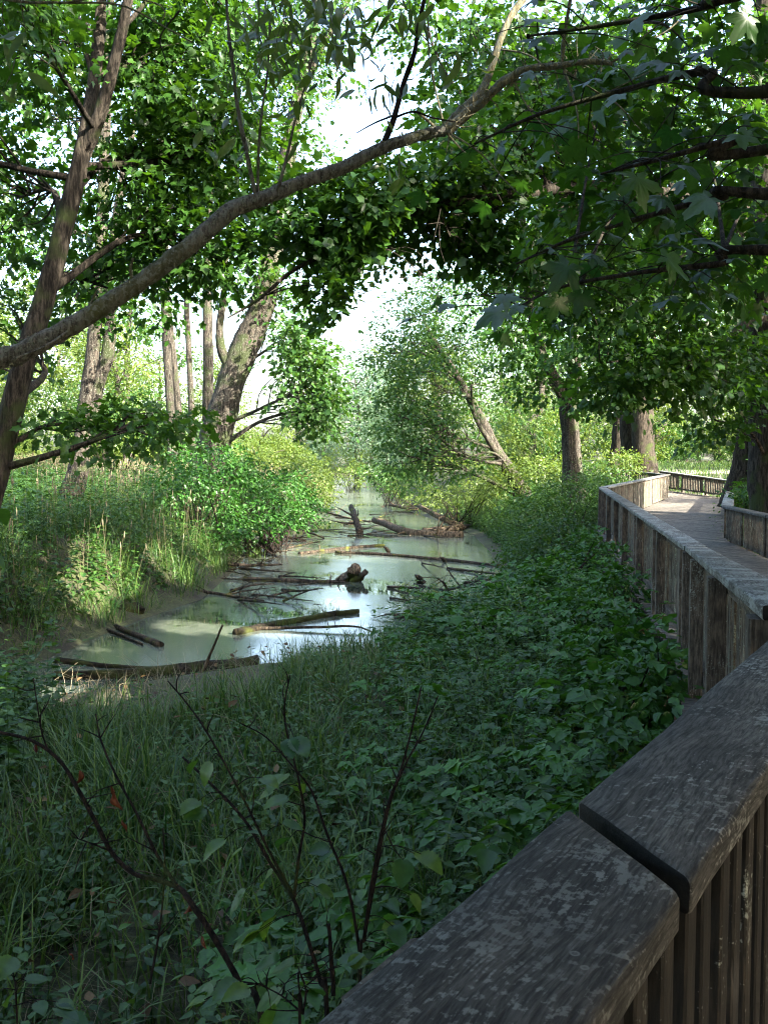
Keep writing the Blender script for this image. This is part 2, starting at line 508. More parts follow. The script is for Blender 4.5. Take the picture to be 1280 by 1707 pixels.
def ground_z(x, y):
    x = np.asarray(x, float); y = np.asarray(y, float)
    s = water_s(x, y)
    mid = (np.interp(y, WT[:, 0], WT[:, 1]) + np.interp(y, WT[:, 0], WT[:, 2])) / 2
    left = -0.05 + 0.8 * sm((s - 3) / 16)
    left = np.where(y < 11, np.interp(y, [-20, 4, 11], [-0.5, -0.75, -0.35]) + 0.6 * sm((s - 3) / 12), left)
    right = np.interp(y, [-20, 12, 24, 40, 60, 110], [-1.15, -1.15, -0.95, -0.35, 0.75, 1.1])
    right = right + 0.35 * sm((x - 9) / 8) * (y < 34)
    front = np.full_like(x, -1.22)
    wl = sm((mid - x + 0.5) / 1.5)
    tgt = np.where(y < 11.2, front + (left - front) * sm((-4.2 - x) / 2.5), right + (left - right) * wl)
    # blend foreground into the right bank round the near end of the pond
    k = sm((y - 9.5) / 4.0)
    fr = front + (left - front) * sm((-4.2 - x) / 2.5)
    fr = np.where(x > -3.5, front, fr)
    tgt = np.where((x > -3.5), fr + (tgt - fr) * k, tgt)
    rise = sm((s + 0.05) / np.where((x < mid) & (y > 11.5), 2.2, 4.0))
    z = ZW + 0.06 + (tgt - ZW - 0.06) * rise
    z = np.where(s < 0.25, ZW - 0.45 + 0.51 * sm((s + 0.9) / 1.15), z)
    return z + 0.05 * np.sin(x * 1.7 + 0.8 * y) * np.sin(y * 1.3) * sm(s / 1.5)

def axis(segs):
    out = [segs[0][0]]
    for a, b, st in segs:
        n = max(1, int(round((b - a) / st)))
        out += list(np.linspace(a, b, n + 1)[1:])
    return np.array(out)
gx = axis([(-700, -120, 60), (-120, -40, 8), (-40, -14, 1.5), (-14, 10, 0.22), (10, 30, 1.0), (30, 120, 8), (120, 700, 60)])
gy = axis([(-300, -40, 40), (-40, -4, 3), (-4, 10, 0.4), (10, 22, 0.22), (22, 60, 0.5), (60, 160, 2.5), (160, 320, 20), (320, 1400, 90)])
X, Y = np.meshgrid(gx, gy)
Z = ground_z(X, Y)
nx, ny = len(gx), len(gy)
idx = np.arange(nx * ny).reshape(ny, nx)
Q = np.stack([idx[:-1, :-1], idx[:-1, 1:], idx[1:, 1:], idx[1:, :-1]], -1).reshape(-1, 4)
g = mk("ground", np.stack([X, Y, Z], -1).reshape(-1, 3), Q, M['ground'])
g["kind"] = "structure"
wx = axis([(-12, 8, 1.0)]); wy = axis([(9, 60, 1.0), (60, 152, 4)])
X, Y = np.meshgrid(wx, wy)
idx = np.arange(X.size).reshape(X.shape)
Q = np.stack([idx[:-1, :-1], idx[:-1, 1:], idx[1:, 1:], idx[1:, :-1]], -1).reshape(-1, 4)
w = mk("water", np.stack([X, Y, np.full_like(X, ZW)], -1).reshape(-1, 3), Q, M['water'])
w["kind"] = "structure"
# trodden gravel path in the sunny clearing behind the boardwalk
pp = np.array([(8, 62), (14, 58), (20, 57), (27, 60), (36, 66)])
c = spline(np.c_[pp, np.zeros(5)], 6)
tgp = unit(np.gradient(c, axis=0)); nrm = np.c_[-tgp[:, 1], tgp[:, 0]]
V = []
for k in (-1.6, -0.5, 0.5, 1.6):
    xy = c[:, :2] + nrm * k
    V.append(np.c_[xy, ground_z(xy[:, 0], xy[:, 1]) + 0.02])
V = np.stack(V, 1); n = V.shape[0]
idx = np.arange(n * 4).reshape(n, 4)
Q = np.stack([idx[:-1, :-1], idx[:-1, 1:], idx[1:, 1:], idx[1:, :-1]], -1).reshape(-1, 4)
o = mk("path", V.reshape(-1, 3), Q, M['path'])
o["kind"] = "structure"

# ------------------------------------------------------------------ boardwalk: deck, beams, railings
def box_mesh(name, L, W, H, mat, ch=0.004):
    """long piece along X from 0 to L, chamfered on its long edges"""
    a, b = W / 2, H / 2
    pr = [(-a + ch, -b), (a - ch, -b), (a, -b + ch), (a, b - ch), (a - ch, b), (-a + ch, b), (-a, b - ch), (-a, -b + ch)]
    V = [(0, y, z) for y, z in pr] + [(L, y, z) for y, z in pr]
    T = []
    for j in range(8):
        k = (j + 1) % 8
        T += [(j, 8 + j, 8 + k), (j, 8 + k, k)]
    for j in range(1, 7):
        T += [(0, j, j + 1)[::1], (8, 8 + j + 1, 8 + j)]
    return mesh_data(name, V, T, mat, smooth=False)

def frame_obj(name, me, parent, A, xdir, updir):
    """place a piece whose X runs along xdir and whose Z points near updir, at world point A"""
    x = Vector(xdir).normalized(); z = Vector(updir)
    y = z.cross(x).normalized(); z = x.cross(y)
    o = bpy.data.objects.new(name, me)
    col.objects.link(o)
    o.parent = parent
    l = np.asarray(A, float) - origin(parent)
    o.matrix_basis = Matrix(((x.x, y.x, z.x, l[0]), (x.y, y.y, z.y, l[1]), (x.z, y.z, z.z, l[2]), (0, 0, 0, 1)))
    return o

def board_mesh(name, L, W, T_, mat, skew0=0.0, skew1=0.0, nseg=40, rnd=0.008, jit=0.0012, seed=0):
    """weathered plank along X with rounded, worn edges; skew shifts an end along X across the width"""
    pr = []
    a, b = W / 2, T_ / 2
    for cx, cz, a0 in ((a - rnd, b - rnd, 0), (-a + rnd, b - rnd, 90), (-a + rnd, -b + rnd, 180), (a - rnd, -b + rnd, 270)):
        for q in (0, 30, 60, 90):
            r = math.radians(a0 + q)
            pr.append((cx + rnd * math.cos(r), cz + rnd * math.sin(r)))
    # extra points on the wide faces
    full = []
    for i, p in enumerate(pr):
        full.append(p)
        q = pr[(i + 1) % len(pr)]
        if abs(q[0] - p[0]) > W * 0.4:
            for f in (0.25, 0.5, 0.75):
                full.append((p[0] + (q[0] - p[0]) * f, p[1] + (q[1] - p[1]) * f))
    pr = full
    k = len(pr)
    V = []
    xs = np.r_[0, 0.004, np.linspace(0.02, L - 0.02, nseg), L - 0.004, L]
    for i, x in enumerate(xs):
        shrink = 0.975 if i in (0, len(xs) - 1) else 1.0
        for (y, z) in pr:
            sk = (skew0 * (1 - x / L) + skew1 * (x / L)) * (y / W)
            n = mnoise.noise_vector(Vector((x * 9 + seed * 7.3, y * 30, z * 30)))
            n2 = mnoise.noise(Vector((x * 2.2 + seed * 3.1, y * 4, z * 2)))
            V.append((x + sk, y * shrink + n.y * jit * 1.6 + n2 * jit * 1.5, z * shrink + n.z * jit))
    m = len(xs)
    T = []
    for i in range(m - 1):
        for j in range(k):
            j2 = (j + 1) % k
            T += [(i * k + j, i * k + j2, (i + 1) * k + j2), (i * k + j, (i + 1) * k + j2, (i + 1) * k + j)]
    V.append((0, 0, 0)); V.append((L, 0, 0))
    side = len(T)
    for j in range(k):
        j2 = (j + 1) % k
        T += [(len(V) - 2, j2, j), (len(V) - 1, (m - 1) * k + j, (m - 1) * k + j2)]
    me = mesh_data(name, V, T, mat, smooth=True)
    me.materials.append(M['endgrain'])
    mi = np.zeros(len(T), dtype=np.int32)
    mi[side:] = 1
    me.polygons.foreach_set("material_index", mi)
    return me

bw = bpy.data.objects.new("boardwalk", None)
col.objects.link(bw)
bw["kind"] = "structure"
bw["label"] = "grey weathered plank boardwalk winding away beside the pond"
ORG[bw.name] = np.zeros(3)
for i in range(len(BL) - 1):
    A, B, C, D = BL[i], BL[i + 1], BR[i], BR[i + 1]
    Lm = (np.linalg.norm(B - A) + np.linalg.norm(D - C)) / 2
    n = int(Lm / 0.148)
    for k in range(n):
        t = (k + 0.5) / n
        p, q = A + (B - A) * t, C + (D - C) * t
        u = unit(q - p)
        p = p - u * 0.16; q = q + u * 0.16
        L = float(np.linalg.norm(q - p))
        wdt = min(np.linalg.norm(B - A), np.linalg.norm(D - C)) / n * 0.92
        z = -0.019 + random.uniform(-0.002, 0.002)
        me = box_mesh("plank", L, wdt, 0.038, M['deck'], 0.003)
        frame_obj("plank", me, bw, p + np.array((0, 0, z)), q - p, (0, 0, 1))
    # rim joists along both edges, cross beams and piles
    for S, E, sgn in ((A, B, -1), (C, D, 1)):
        u = unit(E - S); L = float(np.linalg.norm(E - S))
        nn = np.array((u[1], -u[0], 0)) * sgn * 0.02
        frame_obj("rim_joist", box_mesh("rim_joist", L, 0.045, 0.20, M['post']), bw, S + nn + np.array((0, 0, -0.142)), E - S, (0, 0, 1))
    nb = max(1, int(Lm / 2.4))
    for k in range(nb):
        t = (k + 0.5) / nb
        p, q = A + (B - A) * t, C + (D - C) * t
        u = unit(q - p)
        p2 = p - u * 0.30; q2 = q + u * 0.30
        frame_obj("cross_beam", box_mesh("cross_beam", float(np.linalg.norm(q2 - p2)), 0.14, 0.16, M['post']), bw, p2 + np.array((0, 0, -0.325)), q2 - p2, (0, 0, 1))
        for w_ in (p - u * 0.10, q + u * 0.10):
            gz = float(ground_z(w_[0], w_[1])) - 0.2
            hgt = w_[2] - 0.405 - gz
            if hgt > 0.05:
                frame_obj("pile", box_mesh("pile", hgt, 0.15, 0.15, M['post']), bw, (w_[0], w_[1], gz), (0, 0, 1), (1, 0, 0))

def railing(label, A, B, out_sgn, zdA, zdB, caps, posts, balmat, capmat, pitch=0.085, bw_=0.04, bt=0.04, cap_w=0.176, cap_t=0.045, post_w=0.13, post_off=0.085, below=0.32, group=None):
    """one straight run. A, B: cap centre line at cap top (x,y,z). caps: list of (t0,t1,skew0,skew1). posts: t values"""
    A = np.array(A, float); B = np.array(B, float)
    r = thing("railing", label, "railing", (A[0], A[1], zdA), group)
    d = B - A; L = float(np.linalg.norm(d)); u = d / L
    h = unit(np.array((d[0], d[1], 0)))
    nrm = np.array((-h[1], h[0], 0)) * out_sgn
    for q, (t0, t1, s0, s1) in enumerate(caps):
        Lc = L * (t1 - t0)
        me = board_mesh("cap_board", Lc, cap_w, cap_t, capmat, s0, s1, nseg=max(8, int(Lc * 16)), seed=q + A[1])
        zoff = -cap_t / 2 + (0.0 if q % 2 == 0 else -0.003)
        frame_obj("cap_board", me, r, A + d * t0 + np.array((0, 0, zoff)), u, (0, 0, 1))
    sub = box_mesh("top_rail", L, 0.038, 0.085, M['post'])
    frame_obj("top_rail", sub, r, A + np.array((0, 0, -cap_t - 0.046)), u, (0, 0, 1))
    a2 = np.array((A[0], A[1], zdA + 0.13)); b2 = np.array((B[0], B[1], zdB + 0.13))
    frame_obj("bottom_rail", box_mesh("bottom_rail", float(np.linalg.norm(b2 - a2)), 0.038, 0.085, M['post']), r, a2, b2 - a2, (0, 0, 1))
    n = int(L / pitch)
    # balusters share three meshes
    variants = {}
    for k in range(n):
        t = (k + 0.5) / n
        if any(abs(t - tp) * L < post_w * 0.55 for tp in posts):
            continue
        top = A + d * t
        zt = top[2] - cap_t - 0.006
        zb = zdA + (zdB - zdA) * t + 0.075
        hl = round((zt - zb) * 40) / 40
        if hl not in variants:
            variants[hl] = box_mesh("baluster", hl, bw_, bt, balmat, 0.003)
        p = np.array((top[0], top[1], zt - hl)) - nrm * (0.019 + bt / 2 + 0.001)
        frame_obj("baluster", variants[hl], r, p, (random.uniform(-.004, .004), random.uniform(-.004, .004), 1), nrm)
    for tp in posts:
        top = A + d * tp
        zt = top[2] - cap_t - 0.003
        zb = zdA + (zdB - zdA) * tp - below
        me = box_mesh("post", zt - zb, 0.09, post_w, M['post'], 0.006)
        frame_obj("post", me, r, np.array((top[0], top[1], zb)) + nrm * post_off, (0, 0, 1), h)
    return r

# near railing: the two cap boards across the lower right of the picture
u0 = unit(np.array((0.527, 0.85, 0)))
n0 = np.array((u0[1], -u0[0], 0))            # towards the deck
edge = np.array((0.22, 1.132, 1.05))         # outer corner of the joint
cl = edge + n0 * 0.0875
A = cl - u0 * 2.9; B = cl + u0 * 1.72
Ln = 4.62; tj = 2.9 / Ln
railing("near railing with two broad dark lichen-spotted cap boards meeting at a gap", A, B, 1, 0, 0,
        [(0.0, tj - 0.0175, 0.0, 0.155), (tj - 0.0085, 1.0, 0.155, -0.06)], [0.04, 0.30, 0.55, 0.985], M['baluster_shaded'], M['cap'],
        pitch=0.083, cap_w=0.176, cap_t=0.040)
# middle railing, two straight runs with a joint
L1 = np.array((1.16, 2.70, 1.05)); L2 = np.array((2.70, 8.3, 0.70)); L3 = np.array((5.60, 24.6, 0.70)); L4 = np.array((11.2, 38.0, 0.80))
railing("short sloping railing between the near cap boards and the double post", L1, L2, 1, 0.0, -0.30, [(0.0, 0.36, -0.05, 0), (0.366, 1.0, 0, 0.03)],
        [0.02, 0.36, 0.70, 0.965], M['baluster'], M['cap_lichen'], post_w=0.11, post_off=0.068, cap_t=0.044)
railing("long railing with crusted pale lichen cap running to the bend above the pond", L2, L3, 1, -0.30, -0.36, [(0.0, 0.16, 0.03, 0), (0.162, 0.42, 0, 0), (0.422, 0.72, 0, 0), (0.722, 1.0, 0, 0.06)],
        [0.012, 0.13, 0.155, 0.29, 0.315, 0.46, 0.60, 0.75, 0.88, 0.99], M['baluster'], M['cap_lichen'], post_w=0.10, post_off=0.068, cap_t=0.046, cap_w=0.19)
railing("sunlit railing on the pond side beyond the bend", L3 + np.array((0.05, 0.12, 0)), L4, 1, -0.36, -0.19, [(0.0, 0.3, 0.1, 0), (0.303, 0.62, 0, 0), (0.623, 1.0, 0, 0)],
        [0.02, 0.18, 0.34, 0.50, 0.66, 0.82, 0.98], M['baluster'], M['cap_lichen'], pitch=0.135, bw_=0.09, bt=0.03, cap_w=0.24)
railing("short railing turning away behind the sunlit railing end", L4 + np.array((-0.06, 0.12, 0)), (9.6, 42.0, 1.0), 1, -0.19, 0.0, [(0, 1, 0, 0)], [0.04, 0.5, 0.96], M['baluster'], M['cap_lichen'], pitch=0.135, bw_=0.09, bt=0.03)
railing("far railing closing the view across the end of the boardwalk", (14.15, 39.1, 0.52), (12.7, 44.2, 0.85), -1, -0.22, 0.0, [(0, 0.5, 0, 0), (0.505, 1, 0, 0)],
        [0.03, 0.35, 0.68, 0.97], M['baluster'], M['cap_lichen'], pitch=0.12, bw_=0.09, bt=0.03, cap_w=0.24)
R2 = np.array((5.05, 7.6, 0.60)); R3 = np.array((7.50, 21.0, 0.40)); R4 = np.array((14.1, 38.9, 0.52))
railing("low inland railing of closely spaced balusters before the bend", R2, R3, -1, -0.30, -0.38, [(0, 0.33, 0, 0), (0.333, 0.66, 0, 0), (0.663, 1.0, 0, -0.1)],
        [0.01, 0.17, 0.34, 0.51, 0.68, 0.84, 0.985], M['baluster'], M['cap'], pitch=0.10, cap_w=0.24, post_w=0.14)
railing("low inland railing with mossy cap beyond the bend", R3 + np.array((0.05, 0.12, 0)), R4, -1, -0.38, -0.22, [(0, 0.35, 0.1, 0), (0.353, 0.7, 0, 0), (0.703, 1.0, 0, 0)],
        [0.02, 0.2, 0.4, 0.6, 0.8, 0.98], M['baluster'], M['cap_lichen'], pitch=0.135, bw_=0.09, bt=0.03, cap_w=0.26)
R1 = np.array((3.50, 1.85, 1.05))
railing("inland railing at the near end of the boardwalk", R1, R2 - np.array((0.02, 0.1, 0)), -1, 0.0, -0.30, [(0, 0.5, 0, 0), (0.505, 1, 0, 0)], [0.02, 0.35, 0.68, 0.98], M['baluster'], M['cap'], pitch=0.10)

# ------------------------------------------------------------------ leaves
def tmpl(pts, tris, fold=0.0, droop=0.0):
    p = np.array([(x, y, fold * abs(y) - droop * x * x) for x, y in pts], float)
    return p, np.array(tris, int)
half = [(-0.12, 0.24), (0.04, 0.46), (0.19, 0.30), (0.55, 0.50), (0.56, 0.27)]
mo = [(0, 0)] + half + [(1.0, 0)] + [(x, -y) for x, y in half[::-1]]
T_MAPLE = tmpl(mo + [(0.28, 0)], [(12, i, (i + 1) % 12) for i in range(12)], -0.25, 0.18)
T_MAPLE_UP = tmpl(mo + [(0.28, 0)], [(12, i, (i + 1) % 12) for i in range(12)], 0.2, 0.12)
T_SIMPLE = tmpl([(0, 0), (0.42, 0.30), (1, 0), (0.42, -0.30)], [(0, 1, 2), (0, 2, 3)], 0.25, 0.1)
T_OVATE = tmpl([(0, 0), (0.28, 0.30), (0.65, 0.22), (1, 0), (0.65, -0.22), (0.28, -0.30)], [(0, 1, 2), (0, 2, 3), (0, 3, 4), (0, 4, 5)], 0.22, 0.15)
T_LANCE = tmpl([(0, 0), (0.3, 0.11), (0.65, 0.09), (1, 0), (0.65, -0.09), (0.3, -0.11)], [(0, 1, 2), (0, 2, 3), (0, 3, 4), (0, 4, 5)], 0.35, 0.3)
T_BRAMBLE = tmpl([(0, 0), (0.12, 0.25), (0.34, 0.36), (0.40, 0.27), (0.72, 0.22), (0.74, 0.14), (1, 0), (0.74, -0.14), (0.72, -0.22), (0.40, -0.27), (0.34, -0.36), (0.12, -0.25)],
                 [(0, 1, 2), (0, 2, 3), (0, 3, 6), (3, 4, 5), (3, 5, 6), (0, 6, 9), (6, 7, 8), (6, 8, 9), (0, 9, 10), (0, 10, 11)], 0.2, 0.2)

def leaves(mb, C, D, Nn, S, tm, var):
    """append a leaf per row: base C, direction D, normal Nn, length S"""
    C = np.asarray(C, float)
    if len(C) == 0:
        return
    D = unit(D)
    Nn = unit(Nn - D * np.sum(Nn * D, 1, keepdims=True))
    Yv = np.cross(Nn, D)
    tv, tt = tm
    V = C[:, None, :] + S[:, None, None] * (tv[None, :, 0:1] * D[:, None, :] + tv[None, :, 1:2] * Yv[:, None, :] + tv[None, :, 2:3] * Nn[:, None, :])
    n, k = len(C), len(tv)
    T = (tt[None] + (np.arange(n) * k)[:, None, None]).reshape(-1, 3)
    mb.add(V.reshape(-1, 3), T, np.repeat(np.clip(var, 0, 1), k))

T_MAPLE_CURL = tmpl([(x, y * 0.8) for x, y in mo] + [(0.28, 0)], [(12, i, (i + 1) % 12) for i in range(12)], 0.55, 0.45)
MAPLES = (T_MAPLE, T_MAPLE_UP, T_MAPLE_CURL)
mlo = [(0, 0), (0.03, 0.46), (0.22, 0.28), (0.56, 0.48), (1.0, 0), (0.56, -0.48), (0.22, -0.28), (0.03, -0.46)]
T_MAPLE_LO = tmpl(mlo, [(0, 1, 2), (0, 2, 3), (0, 3, 4), (0, 4, 5), (0, 5, 6), (0, 6, 7)], -0.25, 0.18)
MAPLES_LO = (T_MAPLE_LO, tmpl(mlo, T_MAPLE_LO[1], 0.2, 0.12), tmpl([(x, y * 0.8) for x, y in mlo], T_MAPLE_LO[1], 0.5, 0.4))
T_BRAMBLE_LO = tmpl([(0, 0), (0.3, 0.34), (0.72, 0.2), (1, 0), (0.72, -0.2), (0.3, -0.34)], [(0, 1, 2), (0, 2, 3), (0, 3, 4), (0, 4, 5)], 0.2, 0.2)
# openings in the canopy through which the sun reaches a few spots: (point, radius)
SUN = np.array(to_sun)
GAPS = [(P(*q), r) for q, r in [((765, 195, 6.15), .16), ((800, 160, 6.2), .16), ((840, 135, 6.0), .18), ((890, 115, 5.95), .18), ((940, 108, 5.9), .18), ((1000, 104, 5.85), .16), ((825, 95, 6.3), .15), ((850, 30, 6.3), .15), ((948, 30, 5.85), .12), ((962, 190, 5.8), .12), ((1250, 45, 3.6), .12), ((165, 60, 12.6), .35),
        ((950, 745, 32.6), .45), ((948, 700, 32.6), .4), ((815, 740, 38), .5)]]
GAPS += [(PG(*q), r) for q, r in [((330, 880, -0.3), 0.9), ((300, 910, -0.4), 0.6), ((370, 850, 0.0), 0.7), ((165, 950, -0.7), 0.7), ((130, 1000, -1.1), 0.45), ((330, 1042, -1.45), 0.45), ((100, 1160, -1.45), 0.40), ((760, 860, -1.2), 0.8), ((450, 1045, -1.4), 0.3), ((270, 880, -0.3), 0.4)]]
GAPS += [(P(*q), r) for q, r in [((440, 720, 56), 1.4), ((500, 750, 56), 1.4), ((540, 775, 57), 1.2), ((410, 660, 58), 1.4), ((470, 680, 62), 1.4), ((390, 740, 54), 1.2), ((200, 700, 42), 0.8), ((120, 740, 30), 0.6), ((180, 560, 25), 0.4), ((400, 560, 30.5), 0.4)]]

def open_gaps(C):
    keep = np.linalg.norm(C - np.array((0, 0, CZ)), axis=1) > 3.6
    for p, r in GAPS:
        d = C - p
        t = d @ SUN
        keep &= ~((t > 1.0) & (np.linalg.norm(d - t[:, None] * SUN, axis=1) < r + 0.17))
    return keep

def rnd_unit(g, n):
    return unit(g.normal(0, 1, (n, 3)))

def spray_leaves(mb, g, centers, out, k, R, size, tm, flat=0.35, tilt=0.45, droop=0.3, placed=True):
    """flattened sprays of leaves round each centre"""
    n = len(centers)
    nz = unit(np.array((0, 0, 1.0)) + g.normal(0, flat, (n, 3)) + 0.25 * out)
    a = unit(np.cross(nz, g.normal(0, 1, (n, 3))))
    b = np.cross(nz, a)
    Rn = R * g.uniform(0.6, 1.25, n)
    th = g.uniform(0, 2 * math.pi, (n, k)); rr = np.sqrt(g.uniform(0.02, 1, (n, k)))
    rad = np.cos(th)[..., None] * a[:, None] + np.sin(th)[..., None] * b[:, None]
    off = rad * (rr * Rn[:, None])[..., None] + nz[:, None] * g.normal(0, 0.13, (n, k, 1)) * Rn[:, None, None]
    off[..., 2] -= droop * (rr ** 2) * Rn[:, None]
    C = (centers[:, None] + off).reshape(-1, 3)
    D = (rad + 0.5 * out[:, None] + g.normal(0, 0.45, (n, k, 3)) + np.array((0, 0, -0.35))).reshape(-1, 3)
    Nn = (np.repeat(nz[:, None], k, 1) + g.normal(0, tilt, (n, k, 3))).reshape(-1, 3)
    S = size * g.uniform(0.4, 1.3, n * k) * np.repeat(g.uniform(0.75, 1.2, n), k)
    base = g.uniform(0.1, 0.9, n)
    var = (np.repeat(base, k) * 0.6 + g.uniform(0, 1, n * k) * 0.4)
    kp = open_gaps(C) if placed else np.ones(len(C), bool)
    C, D, Nn, S, var = C[kp], D[kp], Nn[kp], S[kp], var[kp]
    if tm is T_MAPLE or tm is T_MAPLE_LO:
        w3 = g.integers(0, 3, len(C))
        for q in range(3):
            leaves(mb, C[w3 == q], D[w3 == q], Nn[w3 == q], S[w3 == q], (MAPLES if tm is T_MAPLE else MAPLES_LO)[q], var[w3 == q])
    else:
        leaves(mb, C, D, Nn, S, tm, var)

def ell(g, n, c, r, shell=0.35):
    """points in an ellipsoid, more of them towards the outside"""
    v = rnd_unit(g, n) * (g.uniform(shell ** 3, 1, n) ** (1 / 3.0))[:, None]
    v = v * np.where(g.uniform(size=n) < 0.14, g.uniform(1.15, 1.55, n), 1.0)[:, None]
    return c + v * r, v

def nearest_on(paths, c, low):
    best = None
    for pts, rad in paths:
        q = spline(pts, 6)
        rr = np.interp(np.linspace(0, 1, len(q)), np.linspace(0, 1, len(rad)), rad)
        hd = np.hypot(q[:, 0] - c[0], q[:, 1] - c[1])
        cost = np.linalg.norm(q - c, axis=1) + 2.0 * np.maximum(0, q[:, 2] - (c[2] - low * hd))
        i = int(np.argmin(cost))
        if best is None or cost[i] < best[0]:
            best = (cost[i], q[i], rr[i])
    return best[1], best[2]

def tree(name, label, trunks, blobs, leafmat, bark, tm=T_MAPLE, size=0.16, k=22, R=0.5, seed=1, group=None, twigs=True, extra_limbs=(), cat="tree", sides=12, rough=0.05, flat=0.35, low=0.35, limb_r=0.16, dens=1.15):
    """trunks: list of (points, radii); blobs: (centre, radii, sprays)"""
    g = np.random.default_rng(seed)
    base = np.array(trunks[0][0][0], float)
    t = thing(name, label, cat, base, group)
    mb = MB()
    for i, (pts, rad) in enumerate(trunks):
        mb.add(*tube(pts, rad, sides, 7, rough, seed + i))
    mb.build("trunk", bark, t)
    for i, (pts, rad) in enumerate(extra_limbs):
        MB().add(*tube(pts, rad, 8, 6, rough, seed + 40 + i)).build("limb", bark, t)
    paths = list(trunks) + list(extra_limbs)
    lv = MB()
    for c, r, n in blobs:
        n = max(5, int(n * dens))
        c = np.array(c, float); r = np.array(r, float) * np.ones(3)
        s, sr = nearest_on(paths, c, low)
        mid = (s + c) / 2 + np.array((0, 0, 0.12 * np.linalg.norm(c - s))) + g.normal(0, 0.08, 3) * np.linalg.norm(c - s)
        lr = max(0.012, min(sr * 0.5, limb_r * 0.25 + 0.013 * np.linalg.norm(c - s)))
        path = spline([s, mid, c], 8)
        lm = MB().add(*tube(path, [lr, lr * 0.6, lr * 0.3], 6, raw=True, rough=rough, seed=seed))
        C, v = ell(g, n, c, r)
        if twigs:
            m = max(4, int(n * (0.5 if twigs is True else twigs)))
            for q in C[:m]:
                st = path[int(g.uniform(0.35, 1) * (len(path) - 1))]
                md = (st + q) / 2 + g.normal(0, 0.10, 3) * np.linalg.norm(q - st) + np.array((0, 0, 0.05))
                lm.add(*tube([st, md, q], [lr * 0.28, lr * 0.2, 0.004], 4, 3))
        lm.build("limb", bark, t)
        spray_leaves(lv, g, C, v, k, R, size, tm, flat)
    lv.build("crown", leafmat, t)
    return t

def px_blob(px, py, d, rx, ry, rz, n):
    s = d / F
    return (P(px, py, d), (rx * s, rz, ry * s), n)

def path_px(pts, d=None):
    return [P(p[0], p[1], p[2] if len(p) > 2 else d) for p in pts]

# ------------------------------------------------------------------ trees in view
# left maple that leans across the left edge
t1a = path_px([(-60, 960, 11.6), (-18, 830, 11.8), (8, 735, 12), (45, 590, 12), (78, 490, 12.1), (112, 360, 12.2), (142, 240, 12.3), (158, 130, 12.5), (168, 30, 12.7), (180, -120, 13), (200, -300, 13.2)])
t1b = path_px([(138, 262, 12.3), (168, 190, 12.2), (195, 90, 12.1), (214, 0, 12.0), (245, -150, 12)])
b1 = [px_blob(*b) for b in [(60, 110, 13.6, 110, 90, 0.9, 34), (280, 110, 13.2, 100, 90, 1.1, 46), (360, 240, 13.5, 100, 90, 1.1, 46), (260, 290, 13.4, 100, 90, 1.0, 48), (30, 330, 14, 90, 110, 1.0, 28),
      (330, 420, 13.2, 100, 70, 1.0, 40), (180, 480, 14, 90, 80, 1.0, 26), (20, 560, 14.5, 70, 80, 0.9, 14), (255, 690, 12.4, 90, 30, 0.8, 13), (140, 710, 12.6, 80, 30, 0.7, 10), (400, 40, 13.5, 80, 80, 1.0, 26),
      (200, -40, 13, 200, 90, 1.6, 60), (-140, 200, 12.5, 100, 200, 1.4, 40), (30, 20, 10.5, 70, 70, 0.8, 20)]]
tree("maple_tree", "dark leaning maple trunk forking high at the left edge", [(t1a, [0.26, 0.175, 0.15, 0.135, 0.128, 0.118, 0.105, 0.085, 0.07, 0.05, 0.03]), (t1b, [0.09, 0.08, 0.07, 0.06, 0.03])],
     b1, M['maple'], M['bark'], T_MAPLE, 0.118, 32, 0.5, 3, limb_r=0.12, dens=1.25)

# pair of sunlit trunks behind it
tree("maple_tree", "pair of sun-flecked trunks joined at the base behind the leaning maple",
     [(path_px([(118, 830), (132, 770), (148, 650), (158, 560), (165, 470), (172, 330), (180, 120), (190, -100)], 25), [0.34, 0.24, 0.20, 0.18, 0.17, 0.15, 0.12, 0.07]),
      (path_px([(148, 720), (165, 640), (180, 590), (184, 545), (180, 490), (200, 330), (235, 150)], 25), [0.18, 0.16, 0.18, 0.15, 0.13, 0.11, 0.05])],
     [px_blob(*b) for b in [(120, 380, 25, 120, 90, 1.6, 40), (250, 260, 26, 110, 90, 1.6, 40), (80, 200, 26, 130, 100, 2, 40), (220, 80, 26, 150, 110, 2, 46), (60, 40, 27, 120, 90, 2, 30), (240, 480, 24, 70, 60, 1.0, 20)]],
     M['maple'], M['bark_pale'], T_MAPLE_LO, 0.155, 28, 0.75, 5)

